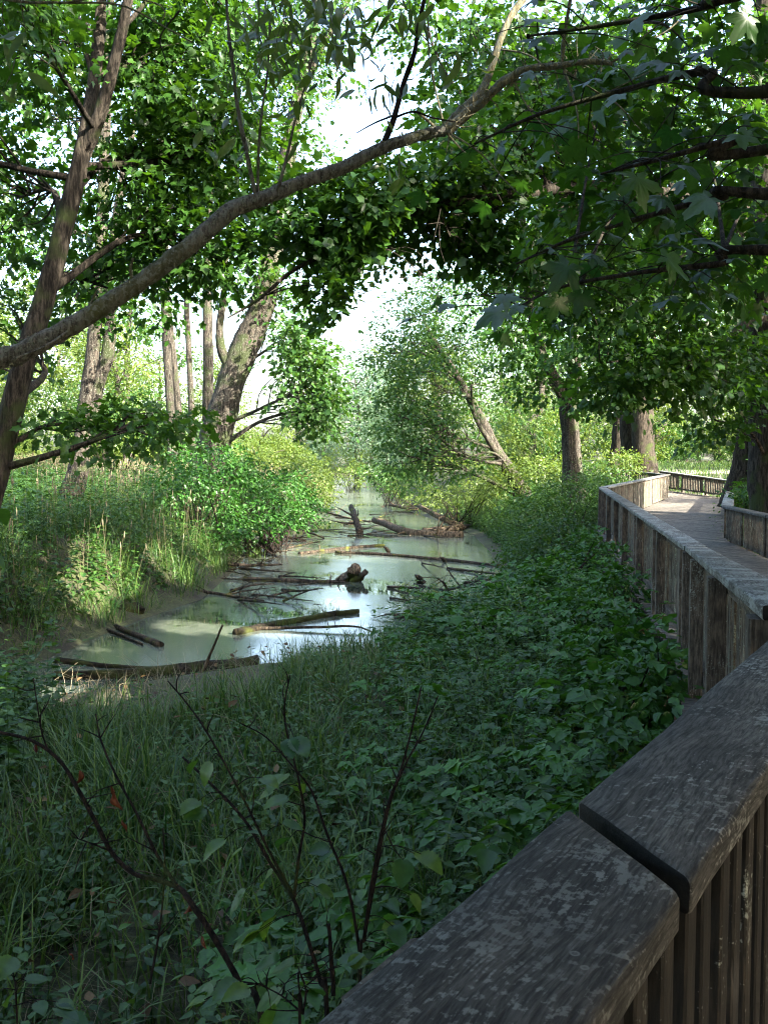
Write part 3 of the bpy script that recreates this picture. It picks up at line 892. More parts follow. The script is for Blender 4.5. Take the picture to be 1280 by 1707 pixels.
# thick leaning trunk left of the bright gap
tree("maple_tree", "thick leaning trunk rising from the left bank beside the bright gap",
     [(path_px([(335, 830, 31), (358, 740, 31), (380, 655, 31), (405, 585, 31), (432, 525, 31), (452, 440, 31), (468, 330, 31.5), (490, 200, 32), (520, 60, 32), (545, -100, 32)]), [0.8, 0.52, 0.46, 0.48, 0.41, 0.35, 0.3, 0.24, 0.17, 0.09]),
      (path_px([(392, 620, 31), (372, 590, 30.8), (366, 555, 30.6), (372, 500, 30.5), (380, 400, 30)]), [0.25, 0.16, 0.13, 0.11, 0.05]),
      (path_px([(500, 160, 32), (530, 90, 32.5), (575, 10, 33), (610, -80, 33)]), [0.16, 0.12, 0.09, 0.05])],
     [px_blob(*b) for b in [(430, 330, 31, 80, 80, 2.0, 30), (500, 260, 33, 60, 60, 2.0, 18), (430, 190, 32, 90, 80, 2.2, 34), (460, 60, 32, 90, 80, 2.2, 36), (520, 640, 30, 42, 80, 1.2, 52), (490, 570, 30, 40, 50, 1.4, 30), (465, 480, 31, 45, 50, 1.6, 24),
                           (540, 680, 30, 22, 40, 0.7, 16), (380, 440, 30, 60, 50, 1.5, 24), (545, 50, 33, 55, 70, 2, 22), (500, 140, 33, 50, 60, 2, 22), (660, 40, 36, 50, 50, 2, 12), (400, -60, 32, 150, 80, 3, 36)]],
     M['ash'], M['bark_pale'], T_MAPLE_LO, 0.155, 32, 0.8, 6)

# slender trunks between
slim = [((288, 770), (286, 700), (277, 560), (271, 430), (268, 250), (270, 60), 38, 0.17), ((302, 760), (298, 690), (286, 560), (280, 500), (276, 380), (270, 200), 39, 0.15),
        ((322, 770), (320, 690), (315, 580), (311, 470), (318, 300), (322, 120), 36, 0.12), ((350, 780), (347, 690), (347, 600), (346, 480), (350, 320), (352, 100), 41, 0.24)]
slab = ["slender trunk farthest left of the four behind the gap in the leaning maple's leaves", "slender trunk bending beside the farthest left one of the four", "thinnest of the four slender trunks, dark and straight", "brown slender trunk standing against the thick leaning one"]
for i, s in enumerate(slim):
    pts = path_px(s[:6], s[6])
    tree("slender_tree", slab[i], [(pts, [s[7] * 1.3, s[7], s[7] * 0.9, s[7] * 0.8, s[7] * 0.6, s[7] * 0.3])],
         [px_blob(s[4][0] + dx, yy, s[6], 60, 50, 1.5, 16) for dx, yy in ((-20, 330), (20, 210), (-10, 90), (10, -10))], M['ash'], M['bark_pale'], T_SIMPLE, 0.17, 20, 0.7, 20 + i, group="slender trunks on the left bank", sides=8)

# leaning tree over the water, right of centre
tree("leaning_tree", "sun-bleached leaning trunk whose twiggy crown hangs over the water",
     [(path_px([(872, 830, 38), (855, 795, 38), (828, 752, 38), (806, 706, 38.2), (776, 652, 38.5), (746, 602, 39), (722, 566, 39.5), (704, 530, 40)]), [0.4, 0.28, 0.23, 0.20, 0.16, 0.13, 0.09, 0.03]),
      (path_px([(838, 770, 38), (815, 735, 37.6), (790, 690, 37.3), (785, 640, 37)]), [0.15, 0.11, 0.08, 0.04])],
     [px_blob(*b) for b in [(720, 640, 37, 75, 70, 2.2, 78), (665, 690, 37, 55, 60, 1.8, 60), (720, 720, 36, 65, 55, 1.8, 60), (770, 570, 39, 75, 60, 2.2, 56), (690, 570, 39, 60, 50, 2.0, 44), (680, 760, 36.5, 45, 40, 1.4, 34), (800, 640, 40, 55, 50, 1.6, 26),
                           (740, 500, 40, 60, 50, 2, 40), (680, 530, 39.5, 55, 50, 1.8, 36), (640, 590, 39, 36, 40, 1.4, 24), (660, 630, 38, 40, 40, 1.5, 26), (760, 770, 36, 50, 30, 1.2, 22)]],
     M['ash'], M['bark_pale'], T_OVATE, 0.15, 26, 0.75, 9, limb_r=0.12)

# forked tree with the sunlit foot
tree("forked_tree", "forked tree with a sunlit dappled foot behind the right bank",
     [(path_px([(955, 830), (953, 770), (950, 715), (947, 672), (956, 625), (958, 560), (957, 480), (954, 390), (950, 250), (948, 60)], 33), [0.42, 0.34, 0.31, 0.32, 0.22, 0.20, 0.18, 0.16, 0.12, 0.07]),
      (path_px([(945, 690), (938, 660), (918, 620), (898, 578), (884, 510), (874, 425), (869, 330), (860, 180)], 33), [0.2, 0.21, 0.19, 0.17, 0.15, 0.13, 0.1, 0.05]),
      (path_px([(893, 560), (885, 470), (905, 400), (910, 330)], 33), [0.1, 0.09, 0.07, 0.04])],
     [px_blob(*b) for b in [(900, 480, 32, 90, 60, 2, 40), (850, 560, 32, 60, 50, 2, 30), (960, 560, 31, 70, 50, 1.8, 34), (820, 430, 33, 80, 60, 2, 30), (930, 380, 32, 90, 60, 2.2, 40), (1000, 450, 33, 80, 70, 2.2, 36), (870, 300, 33, 100, 70, 2.4, 36), (980, 280, 33, 100, 80, 2.4, 40),
                           (900, 150, 33, 130, 90, 3, 46), (1030, 130, 33, 120, 90, 3, 40), (800, 200, 34, 80, 70, 2.4, 20), (890, 640, 32, 40, 30, 1, 12), (985, 650, 31, 50, 40, 1.2, 18)]],
     M['maple'], M['bark_pale'], T_MAPLE_LO, 0.155, 32, 0.8, 11)

# trunk group behind the bend
for i, (pts, d, r, lab) in enumerate([
        ([(1024, 800), (1030, 745), (1034, 690), (1036, 600), (1034, 480), (1030, 300)], 44, 0.33, "dull grey-blue trunk behind the near side of the bend"),
        ([(1050, 810), (1050, 750), (1047, 690), (1040, 620), (1036, 520), (1030, 420), (1030, 250)], 42, 0.40, "reddish trunk in the middle of the cluster behind the bend"),
        ([(1076, 815), (1072, 750), (1070, 700), (1074, 640), (1078, 560), (1080, 420), (1080, 250)], 41, 0.46, "stout trunk with a bright right edge just left of the far railing")]):
    tree("maple_tree", lab, [(path_px(pts, d), [r * 1.4, r * 1.05, r, r * 0.9, r * 0.75, r * 0.5, r * 0.3][:len(pts)])],
         [px_blob(*b) for b in [(pts[-1][0] - 40 + 40 * i, 560, d - 1, 70, 55, 2, 26), (pts[-1][0] + 20, 440, d, 90, 70, 2.4, 34), (pts[-1][0] - 20, 300, d, 110, 80, 2.8, 36), (pts[-1][0] + 40, 160, d, 110, 80, 2.8, 30)]],
         M['maple'], M['bark'], T_MAPLE_LO, 0.2, 22, 0.85, 30 + i, group="trunk cluster behind the bend", dens=0.6)

# right-hand trees by the boardwalk
t7 = path_px([(1290, 905, 20), (1285, 850, 20), (1281, 700, 20), (1280, 520, 20), (1279, 380, 20), (1278, 200, 20), (1276, 60, 20), (1274, -160, 20)])
bough = path_px([(1276, 440, 20), (1240, 405, 19.3), (1195, 360, 18.5), (1150, 335, 17.5), (1060, 312, 16.3), (960, 312, 15.2), (890, 320, 14.6), (800, 330, 14.2), (720, 345, 14), (640, 368, 13.9), (560, 380, 13.9), (500, 372, 13.8), (440, 375, 13.6)])
bough2 = path_px([(620, 375, 13.9), (560, 415, 13.7), (490, 450, 13.4), (430, 500, 13.2), (380, 530, 13)])
low_limb = path_px([(1278, 520, 20), (1230, 550, 19), (1205, 590, 18.4), (1165, 605, 17.8), (1110, 625, 17.2), (1065, 645, 16.8), (1040, 690, 16.5)])
low_limb2 = path_px([(1165, 605, 17.8), (1120, 600, 17.2), (1060, 600, 16.6), (1000, 605, 16)])
b7 = [px_blob(*b) for b in [(500, 370, 13.6, 80, 60, 0.9, 44), (600, 350, 13.8, 80, 60, 1.0, 52), (700, 320, 14, 90, 60, 1.0, 60), (640, 405, 13.8, 70, 30, 0.9, 20), (750, 395, 14, 70, 45, 1.0, 34), (820, 360, 14.3, 90, 70, 1.1, 56), (880, 440, 14.5, 70, 60, 1.0, 34),
      (570, 500, 13.4, 46, 50, 0.7, 18), (660, 500, 13.6, 60, 56, 0.8, 26), (600, 430, 13.8, 60, 30, 0.7, 16), (720, 470, 13.8, 40, 30, 0.7, 8), (950, 360, 15.2, 100, 80, 1.3, 60), (1050, 380, 16.5, 110, 90, 1.5, 60), (1000, 490, 16, 90, 60, 1.3, 44), (1120, 500, 17.5, 100, 80, 1.5, 56),
      (1170, 620, 17.5, 90, 60, 1.4, 46), (1080, 600, 16.8, 90, 50, 1.2, 44), (1020, 640, 16.3, 60, 35, 1.0, 24), (1200, 420, 19, 100, 90, 1.8, 46), (1150, 260, 18, 130, 100, 2, 60), (1000, 230, 16, 120, 90, 1.8, 56), (860, 240, 15, 110, 70, 1.4, 46), (1220, 120, 19, 120, 100, 2, 44),
      (1060, 90, 17.5, 140, 100, 2, 54), (900, 90, 16, 110, 90, 1.8, 36), (1240, 600, 19, 70, 60, 1.2, 24), (1330, 20, 20, 120, 120, 2, 30), (780, 250, 14.5, 60, 40, 1, 20), (760, 170, 15.5, 60, 50, 1.2, 14), (790, 60, 16, 80, 70, 1.6, 26), (700, 20, 16, 50, 40, 1.2, 10), (1190, 700, 18.5, 50, 40, 0.8, 10), (1120, 420, 17, 120, 80, 1.5, 40), (960, 150, 16, 120, 90, 1.6, 40), (1120, 180, 17, 120, 90, 1.6, 40)]]
tree("maple_tree", "large maple at the right edge with a long dark bough reaching over the pond", [(t7, [0.62, 0.46, 0.40, 0.38, 0.36, 0.32, 0.26, 0.15])], b7, M['maple'], M['bark'], T_MAPLE_LO, 0.128, 36, 0.52, 13,
     extra_limbs=[(bough, [0.20, 0.17, 0.15, 0.13, 0.10, 0.09, 0.08, 0.07, 0.06, 0.05, 0.04, 0.03, 0.015]), (bough2, [0.04, 0.035, 0.03, 0.02, 0.01]), (low_limb, [0.12, 0.09, 0.075, 0.06, 0.045, 0.03, 0.015]), (low_limb2, [0.04, 0.03, 0.02, 0.01])], limb_r=0.10, dens=1.0)
tree("maple_tree", "broad dark twin trunk rising beyond the low inland railing",
     [(path_px([(1228, 850), (1238, 800), (1246, 740), (1250, 680), (1246, 560), (1240, 400), (1236, 150)], 29), [0.62, 0.45, 0.36, 0.31, 0.27, 0.22, 0.1]), (path_px([(1268, 840), (1270, 790), (1272, 730), (1278, 640), (1290, 480), (1300, 300)], 28.5), [0.5, 0.42, 0.34, 0.28, 0.22, 0.1])],
     [px_blob(*b) for b in [(1200, 560, 28, 90, 60, 2, 36), (1250, 640, 27, 60, 40, 1.4, 20), (1150, 480, 29, 100, 80, 2.4, 40), (1260, 360, 29, 120, 100, 3, 46), (1130, 280, 30, 120, 90, 3, 40), (1240, 130, 30, 140, 120, 3, 40)]],
     M['maple'], M['bark'], T_MAPLE_LO, 0.155, 30, 0.75, 15)

# ------------------------------------------------------------------ willow leaning across the picture
def stick(pts, r0, r1, sides=6, per=5, rough=0.06, seed=0):
    n = len(pts)
    return tube(pts, list(np.linspace(r0, r1, n)), sides, per, rough, seed)

wt = thing("willow_tree", "grey lichen-flecked leaning willow trunk crossing the upper picture", "tree", (-6.2, 4.2, -0.9))
wpts = [np.array((-6.2, 4.2, -1.0)), np.array((-4.6, 4.5, 0.5)), np.array((-3.0, 4.9, 1.45))] + path_px([(-30, 612, 5.2), (30, 590, 5.25), (85, 562, 5.3), (140, 532, 5.35), (200, 492, 5.4), (262, 452, 5.45), (330, 398, 5.5), (385, 352, 5.6), (440, 330, 5.7), (500, 305, 5.8), (570, 280, 5.9), (640, 246, 6.0), (700, 226, 6.1), (740, 218, 6.15)])
MB().add(*tube(wpts, [0.10, 0.08, 0.065, 0.056, 0.054, 0.052, 0.050, 0.049, 0.048, 0.047, 0.049, 0.043, 0.040, 0.038, 0.036, 0.034, 0.033], 16, 9, 0.06, 5)).build("trunk", M['bark_willow'], wt)
lcg = np.random.default_rng(55)
wc = spline(wpts, 6)
ii = lcg.integers(20, len(wc) - 1, 900)
rad_ = np.interp(ii, [20, len(wc)], [0.055, 0.034])
nv_ = unit(lcg.normal(0, 1, (900, 3)))
tg_ = unit(wc[ii] - wc[ii - 1])
nv_ = unit(nv_ - tg_ * np.sum(nv_ * tg_, 1, keepdims=True))
lmb = MB()
leaves(lmb, wc[ii] + nv_ * rad_[:, None] * 0.97, nv_ * 0.9 + lcg.normal(0, 0.7, (900, 3)), lcg.normal(0, 1, (900, 3)), lcg.uniform(0.006, 0.022, 900), T_SIMPLE, lcg.uniform(0, 1, 900))
lmb.build("lichen", M['lichen'], wt, kind="stuff")
def wlimb(pts, r0, r1, mat='bark_willow', seed=0, sides=6):
    return MB().add(*stick(path_px(pts), r0, r1, sides, 6, 0.10, seed)).build("limb", M[mat], wt)
wlimb([(738, 219, 6.15), (768, 185, 6.2), (800, 155, 6.25), (818, 115, 6.3), (832, 70, 6.3), (850, 30, 6.3), (882, -20, 6.3), (910, -90, 6.3)], 0.030, 0.018, 'twig_lichen_lit', 1, 8)
wlimb([(742, 220, 6.15), (775, 192, 6.1), (805, 168, 6.05), (840, 135, 6.0), (880, 115, 5.95), (935, 109, 5.9), (985, 102, 5.85), (1020, 106, 5.8)], 0.034, 0.016, 'twig_lichen_lit', 2, 8)
for i, (pts, r0, r1, m) in enumerate([
        ([(634, 248, 6.0), (655, 200, 6.0), (672, 140, 6.0), (690, 90, 5.95), (700, 30, 5.9), (716, -40, 5.9)], 0.020, 0.013, 'stem'),
        ([(428, 334, 5.7), (412, 260, 5.65), (396, 180, 5.6), (388, 110, 5.6), (380, 40, 5.55), (376, -50, 5.5)], 0.014, 0.008, 'bark_willow'),
        ([(430, 332, 5.7), (431, 260, 5.65), (436, 190, 5.6), (446, 120, 5.6), (450, 30, 5.6)], 0.010, 0.006, 'bark_willow'),
        ([(462, 320, 5.7), (478, 260, 5.7), (492, 200, 5.7), (508, 145, 5.7), (528, 70, 5.7)], 0.011, 0.005, 'bark_willow'),
        ([(742, 218, 6.15), (728, 160, 6.1), (716, 100, 6.05), (712, 20, 6.0)], 0.008, 0.004, 'twig_lichen_lit'),
        ([(656, 196, 6.0), (690, 186, 6.0), (720, 196, 6.0), (770, 205, 6.0)], 0.008, 0.004, 'stem'),
        ([(730, 216, 6.15), (712, 200, 6.1), (694, 186, 6.05)], 0.012, 0.008, 'twig_lichen_lit'),
        ([(662, 190, 6.0), (625, 205, 5.9), (594, 222, 5.8)], 0.007, 0.003, 'stem'),
        ([(936, 110, 5.9), (940, 60, 5.85), (950, 0, 5.8), (955, -50, 5.8)], 0.013, 0.008, 'twig_lichen_lit'),
        ([(1018, 104, 5.8), (1060, 80, 5.75), (1105, 55, 5.7), (1130, 35, 5.7), (1148, 10, 5.7)], 0.007, 0.003, 'twig_lichen_lit'),
        ([(940, 118, 5.9), (952, 150, 5.85), (962, 190, 5.8), (964, 235, 5.75)], 0.011, 0.003, 'twig_lichen_lit'),
        ([(938, 114, 5.9), (985, 148, 5.85), (1030, 175, 5.8), (1068, 218, 5.75)], 0.008, 0.003, 'twig_lichen_lit'),
        ([(858, 138, 6.0), (880, 180, 5.95), (905, 210, 5.9), (938, 255, 5.85)], 0.006, 0.002, 'twig_lichen_lit'),
        ([(832, 82, 6.3), (870, 88, 6.2), (895, 100, 6.1), (912, 118, 6.0)], 0.007, 0.004, 'twig_lichen_lit'),
        ([(745, 222, 6.15), (770, 250, 6.1), (796, 272, 6.05)], 0.008, 0.003, 'twig_lichen_lit'),
        ([(750, 222, 6.15), (800, 255, 6.05), (850, 310, 5.95), (880, 335, 5.9)], 0.007, 0.002, 'twig_lichen_lit'),
        ([(972, 175, 5.8), (1010, 155, 5.75), (1060, 130, 5.7), (1110, 105, 5.65)], 0.005, 0.002, 'twig_lichen_lit'),
        ([(222, 478, 5.42), (218, 450, 5.4), (222, 430, 5.38)], 0.013, 0.007, 'bark_willow'),
        ([(138, 530, 5.35), (152, 505, 5.35), (163, 482, 5.35)], 0.012, 0.004, 'bark_willow'),
        ([(295, 425, 5.5), (292, 435, 5.45), (291, 448, 5.4)], 0.008, 0.003, 'twig_lichen_lit'),
        ([(120, 548, 5.3), (80, 575, 5.2), (20, 600, 5.1)], 0.010, 0.006, 'bark_willow'),
        ([(-60, -20, 4.6), (30, 2, 4.6), (110, 4, 4.6), (200, 8, 4.6), (270, 42, 4.6), (320, 70, 4.6)], 0.008, 0.003, 'twig_lichen_lit'),
        ([(110, 4, 4.6), (190, -6, 4.55), (255, 4, 4.5), (275, 20, 4.5), (268, 38, 4.5)], 0.005, 0.003, 'twig_lichen_lit'),
        ([(300, 18, 4.9), (268, 60, 4.9), (275, 95, 4.9), (282, 110, 4.9)], 0.005, 0.002, 'stem')]):
    wlimb(pts, r0, r1, m, 10 + i, 5)
# tangle of lichen-covered spurs at the far end
g = np.random.default_rng(21)
mbt = MB()
for q in range(70):
    t = g.uniform(0, 1)
    base_px = np.array((np.interp(t, [0, .3, .6, 1], [745, 830, 940, 1018]), np.interp(t, [0, .3, .6, 1], [220, 145, 110, 104]), 6.0))
    s = P(*base_px)
    e = s + unit(g.normal(0, 1, 3) * (1, 0.6, 1)) * g.uniform(0.03, 0.16)
    mbt.add(*tube([s, (s + e) / 2 + g.normal(0, 0.015, 3), e], [0.005, 0.004, 0.0015], 4, 3))
mbt.build("spur", M['twig_lichen_lit'], wt, kind="stuff")
# willow leaves: each one its own piece, hanging from the shoots near the top
lance_me = []
for v in range(4):
    mb = MB()
    xs = np.linspace(0, 1, 8); wdt = np.array([0.0, .08, .115, .12, .11, .085, .05, 0.0]) * (1 + 0.12 * v)
    Vv = []
    for x, q in zip(xs, wdt):
        z = -0.22 * x * x * (1 + 0.4 * v) + 0.03 * math.sin(9 * x + v)
        Vv += [(x, q, z + 0.30 * q), (x, 0, z), (x, -q, z + 0.30 * q)]
    Tt = []
    for i in range(7):
        for j in (0, 1):
            a, b, c_, d_ = i * 3 + j, i * 3 + j + 1, i * 3 + 4 + j, i * 3 + 3 + j
            Tt += [(a, b, c_), (a, c_, d_)]
    lance_me.append(mesh_data("willow_leaf", np.array(Vv) * (1, 1, 1), Tt, M['willow'], np.full(len(Vv), 0.15 + 0.25 * v)))
def place_leaf(name, me, parent, p, d, n, s):
    d = Vector(d).normalized(); n = Vector(n); n = (n - d * n.dot(d)).normalized(); y = n.cross(d)
    o = bpy.data.objects.new(name, me)
    col.objects.link(o); o.parent = parent
    l = np.asarray(p, float) - origin(parent)
    o.matrix_basis = Matrix(((d.x * s, y.x * s, n.x * s, l[0]), (d.y * s, y.y * s, n.y * s, l[1]), (d.z * s, y.z * s, n.z * s, l[2]), (0, 0, 0, 1)))
    return o
twl = MB()
for (cx, cy_, d, sx, sy, n) in [(395, 150, 5.6, 45, 120, 34), (500, 20, 5.3, 90, 40, 48), (560, 60, 5.3, 80, 45, 44), (470, 90, 5.4, 60, 60, 30), (430, 60, 5.4, 60, 50, 22), (640, 130, 5.9, 55, 60, 26), (600, 20, 5.5, 60, 30, 20), (30, 90, 4.2, 40, 60, 9), (690, 20, 5.6, 50, 30, 14), (770, 100, 5.8, 40, 30, 10), (505, 170, 5.6, 25, 50, 12), (660, 290, 6.1, 25, 30, 8)]:
    for q in range(n):
        px, py = cx + g.normal(0, sx * 0.55), cy_ + g.normal(0, sy * 0.55)
        p = P(px, py, d + g.normal(0, 0.25))
        dv = np.array((g.normal(0, 0.7), g.normal(0, 0.5), -0.75 + g.normal(0, 0.4)))
        place_leaf("leaf", lance_me[int(g.integers(4))], wt, p, dv, g.normal(0, 1, 3) + np.array((0, -0.3, 0.5)), g.uniform(0.075, 0.155))
        if q % 3 == 0:
            e = p + np.array((g.normal(0, .05), g.normal(0, .05), g.uniform(0.08, 0.22)))
            twl.add(*tube([p, (p + e) / 2 + g.normal(0, .01, 3), e], [0.0018, 0.0022, 0.003], 3, 2))
twl.build("twig", M['bark_willow'], wt, kind="stuff")

# ------------------------------------------------------------------ near maple boughs, upper right: each big leaf a piece
def maple_hi(v):
    g2 = np.random.default_rng(100 + v)
    lobes = [(0, 1.0, 0.23), (58, 0.86, 0.21), (-58, 0.86, 0.21), (118, 0.55, 0.2), (-118, 0.55, 0.2)]
    out = []
    for a in np.linspace(-165, 165, 67):
        r = 0.16
        for la, lr, wd in lobes:
            da = abs(a - la)
            w_ = 36 if abs(la) < 100 else 30
            prof = max(0.0, 1 - da / w_)
            r = max(r, 0.30 * min(1, 1.2 - da / 90) if da < 60 else 0, lr * (0.36 + 0.64 * prof ** 1.0) if da < w_ else 0)
        r *= 1 + 0.09 * math.sin(a * 0.9 + v) * (r > 0.35)
        out.append((r * math.cos(math.radians(a)), r * math.sin(math.radians(a))))
    V, T = [(0.0, 0.0, 0.0)], []
    n = len(out)
    for f in (0.5, 1.0):
        for x, y in out:
            x2, y2 = x * f, y * f
            V.append((x2, y2, -0.22 * (x2 * x2 + y2 * y2) * (1 + 0.5 * (v % 3)) + 0.06 * math.sin(5 * y2 + v) + 0.04 * math.sin(6 * x2 + 2 * v)))
    for i in range(n - 1):
        a, b = 1 + i, 2 + i
        c_, d_ = 1 + n + i, 2 + n + i
        T += [(0, a, b), (a, c_, d_), (a, d_, b)]
    return mesh_data("maple_leaf", np.array(V) * 0.72, T, M['maple_near'], np.full(len(V), 0.2 * v))
mhi = [maple_hi(v) for v in range(5)]
nt_ = thing("maple_tree", "near maple beyond the right edge, its large blue-green leaves hanging into the upper right", "tree", (6.8, 3.6, -1.0))
tr = [np.array((6.8, 3.6, -1.2)), np.array((6.7, 3.8, 1.0)), np.array((6.5, 4.2, 3.5)), np.array((6.2, 4.6, 6.0)), np.array((6.0, 5.0, 9.0))]
MB().add(*tube(tr, [0.42, 0.32, 0.28, 0.22, 0.08], 12, 6, 0.05, 4)).build("trunk", M['bark'], nt_)
boughs = [[tr[2], P(1330, 150, 5.0), P(1180, 120, 5.2), P(1040, 150, 5.4), P(900, 190, 5.6), P(790, 240, 5.8)],
          [tr[1] + (0, 0, 1.0), P(1350, 330, 5.2), P(1200, 330, 5.4), P(1080, 360, 5.6), P(950, 400, 5.8), P(860, 440, 6.0)],
          [tr[1] + (0, 0, 0.9), P(1350, 420, 5.6), P(1200, 440, 5.8), P(1060, 455, 6.0), P(930, 480, 6.2), P(850, 520, 6.3)],
          [tr[2] + (0, 0, 1.0), P(1330, -30, 5.0), P(1180, 10, 5.2), P(1020, 40, 5.4), P(880, 60, 5.6)],
          [tr[2] + (0, 0, 0.2), P(1330, 240, 4.8), P(1220, 235, 4.8), P(1100, 265, 4.9), P(1000, 290, 5.0)]]
mg = np.random.default_rng(77)
for bi, bpts in enumerate(boughs):
    c = spline(bpts, 8)
    lm = MB().add(*tube(c, [0.07, 0.03, 0.018, 0.012, 0.006], 6, raw=True, rough=0.05))
    for q in range([26, 24, 22, 22, 16][bi]):
        i = int(mg.uniform(0.22, 1) * (len(c) - 1))
        s = c[i]
        e = s + mg.normal(0, 1, 3) * (0.30, 0.34, 0.13) + (0, 0, -0.06)
        m_ = (s + e) / 2 + (0, 0, 0.05)
        lm.add(*tube([s, m_, e], [0.005, 0.004, 0.002], 3, 3))
        dv = unit(e - s) * (1, 1, 0.3) + np.array((mg.normal(0, .35), mg.normal(0, .35), -0.35 + mg.normal(0, 0.2)))
        nv = np.array((mg.normal(0, .28), mg.normal(0, .28), 1.0))
        place_leaf("leaf", mhi[int(mg.integers(5))], nt_, e, dv, nv, mg.uniform(0.11, 0.21))
    lm.build("bough", M['bark'], nt_)
for (px, py, d, s, dv, nv) in [(1245, 30, 3.6, 0.17, (-0.5, -0.2, -0.8), (0.3, -0.8, 0.4)), (1110, 108, 4.0, 0.22, (-1, 0, -0.1), (0.1, -0.4, 1)), (1062, 296, 4.2, 0.25, (0.2, -0.3, -0.8), (0.2, -0.9, 0.3)), (1112, 430, 4.4, 0.25, (0.7, 0, -0.4), (0, -0.7, 0.7)),
                           (945, 445, 4.6, 0.24, (-0.5, 0, -0.7), (0.2, -0.8, 0.5)), (832, 520, 5.0, 0.26, (-0.9, 0, -0.4), (0, -0.6, 0.8)), (1165, 400, 4.6, 0.24, (1, 0, -0.1), (0, -0.3, 1)), (930, 500, 5.0, 0.2, (-0.3, 0, -0.9), (0.3, -0.9, 0.3)), (1180, 330, 4.4, 0.24, (-0.8, -0.2, -0.4), (0, -0.6, 0.8))]:
    place_leaf("leaf", mhi[int(mg.integers(5))], nt_, P(px, py, d), dv, nv, s * 0.85)
lv = MB()
for b_ in [(1150, 80, 8.0, 140, 90, 0.9, 24), (1000, 180, 8.2, 130, 80, 0.9, 20), (1180, 260, 8.0, 120, 80, 0.9, 22), (1040, 340, 8.4, 120, 70, 0.9, 18), (1180, 430, 8.6, 100, 60, 0.8, 14), (900, 120, 8.5, 90, 70, 0.8, 8), (1250, 350, 7.6, 80, 120, 0.8, 14)]:
    c_, r_, n_ = px_blob(*b_)
    C, v = ell(mg, n_, np.array(c_), np.array(r_))
    spray_leaves(lv, mg, C, v, 14, 0.42, 0.14, T_MAPLE, 0.25, 0.35)
    s_, _ = nearest_on([(b, [0.03, 0.01]) for b in boughs], np.array(c_), 0.0)
    MB().add(*tube([s_, (s_ + c_) / 2 + (0, 0, .08), np.array(c_)], [0.015, 0.01, 0.004], 5, 4)).build("bough", M['bark'], nt_)
for c_, r_, n_ in [((6.0, 4.6, 5.6), (2.6, 2.4, 1.6), 110), ((8.5, 2.5, 6.5), (2.6, 2.6, 2.0), 110), ((5.0, 7.5, 6.8), (2.2, 2.2, 1.5), 80), ((6.5, 0.5, 5.5), (2.5, 2.2, 1.6), 100), ((4.5, 3.0, 8.2), (2.5, 2.5, 1.6), 100), ((8, 5, 8.8), (2.8, 2.8, 1.6), 100), ((3.4, 5.8, 7.6), (2.0, 2.0, 1.0), 60), ((6.6, 3.0, 10.6), (2.4, 2.4, 1.0), 80), ((6.2, 4.6, 12.6), (2.6, 2.6, 1.2), 80), ((4.6, 2.4, 11.4), (2.2, 2.2, 1.0), 60)]:
    C, v = ell(mg, n_, np.array(c_), np.array(r_))
    spray_leaves(lv, mg, C, v, 18, 0.6, 0.2, T_MAPLE_LO, 0.3)
    lm = MB().add(*tube([tr[3], (tr[3] + np.array(c_)) / 2 + (0, 0, .4), np.array(c_)], [0.08, 0.05, 0.02], 6, 5))
    lm.build("bough", M['bark'], nt_)
lv.build("crown", M['maple'], nt_)

# ------------------------------------------------------------------ unseen trees put behind and beside the viewer to shade the near ground
def shade_tree(label, x, y, h, r, n, seed):
    z0 = float(ground_z(x, y))
    g = np.random.default_rng(seed)
    pts = [np.array((x, y, z0 - 0.2)), np.array((x + g.normal(0, .2), y + g.normal(0, .2), z0 + h * 0.3)), np.array((x + g.normal(0, .4), y + g.normal(0, .4), z0 + h * 0.65)), np.array((x + g.normal(0, .5), y + g.normal(0, .5), z0 + h * 0.95))]
    bl = []
    for q in range(10):
        a = q * 2.4
        rr = r * (0.35 + 0.45 * g.uniform())
        bl.append(((x + rr * math.cos(a), y + rr * math.sin(a), z0 + h * (0.38 + 0.055 * q)), (r * 0.48, r * 0.48, h * 0.11), n))
    return tree("maple_tree", label, [(pts, [0.4, 0.3, 0.2, 0.05])], bl, M['maple'], M['bark'], T_SIMPLE, 0.315, 22, 0.8, seed, "unseen maples shading the near ground", twigs=False, dens=1.0)
for i, (x, y, h, r) in enumerate([(11.5, -3.5, 20, 5.0), (11.2, 7.2, 17, 3.2), (4.5, -6.5, 12, 4.2), (16, 3.5, 16, 4.4), (9, -1.5, 18, 4.0), (14.5, -10, 16, 4.8), (14.2, 13.5, 12, 3.4), (21, -3, 18, 5.0), (-2.5, -5.5, 12, 5.0), (-8.5, 1.5, 12, 4.6), (1.8, -1.8, 13, 5.2), (-10.5, 8.5, 12, 4.2),
                                   (22, 9, 14, 4.6), (15.5, 21, 12, 3.6)]):
    shade_tree("tall unseen maple shading the near ground from outside the view", x, y, h, r, 60, 200 + i)

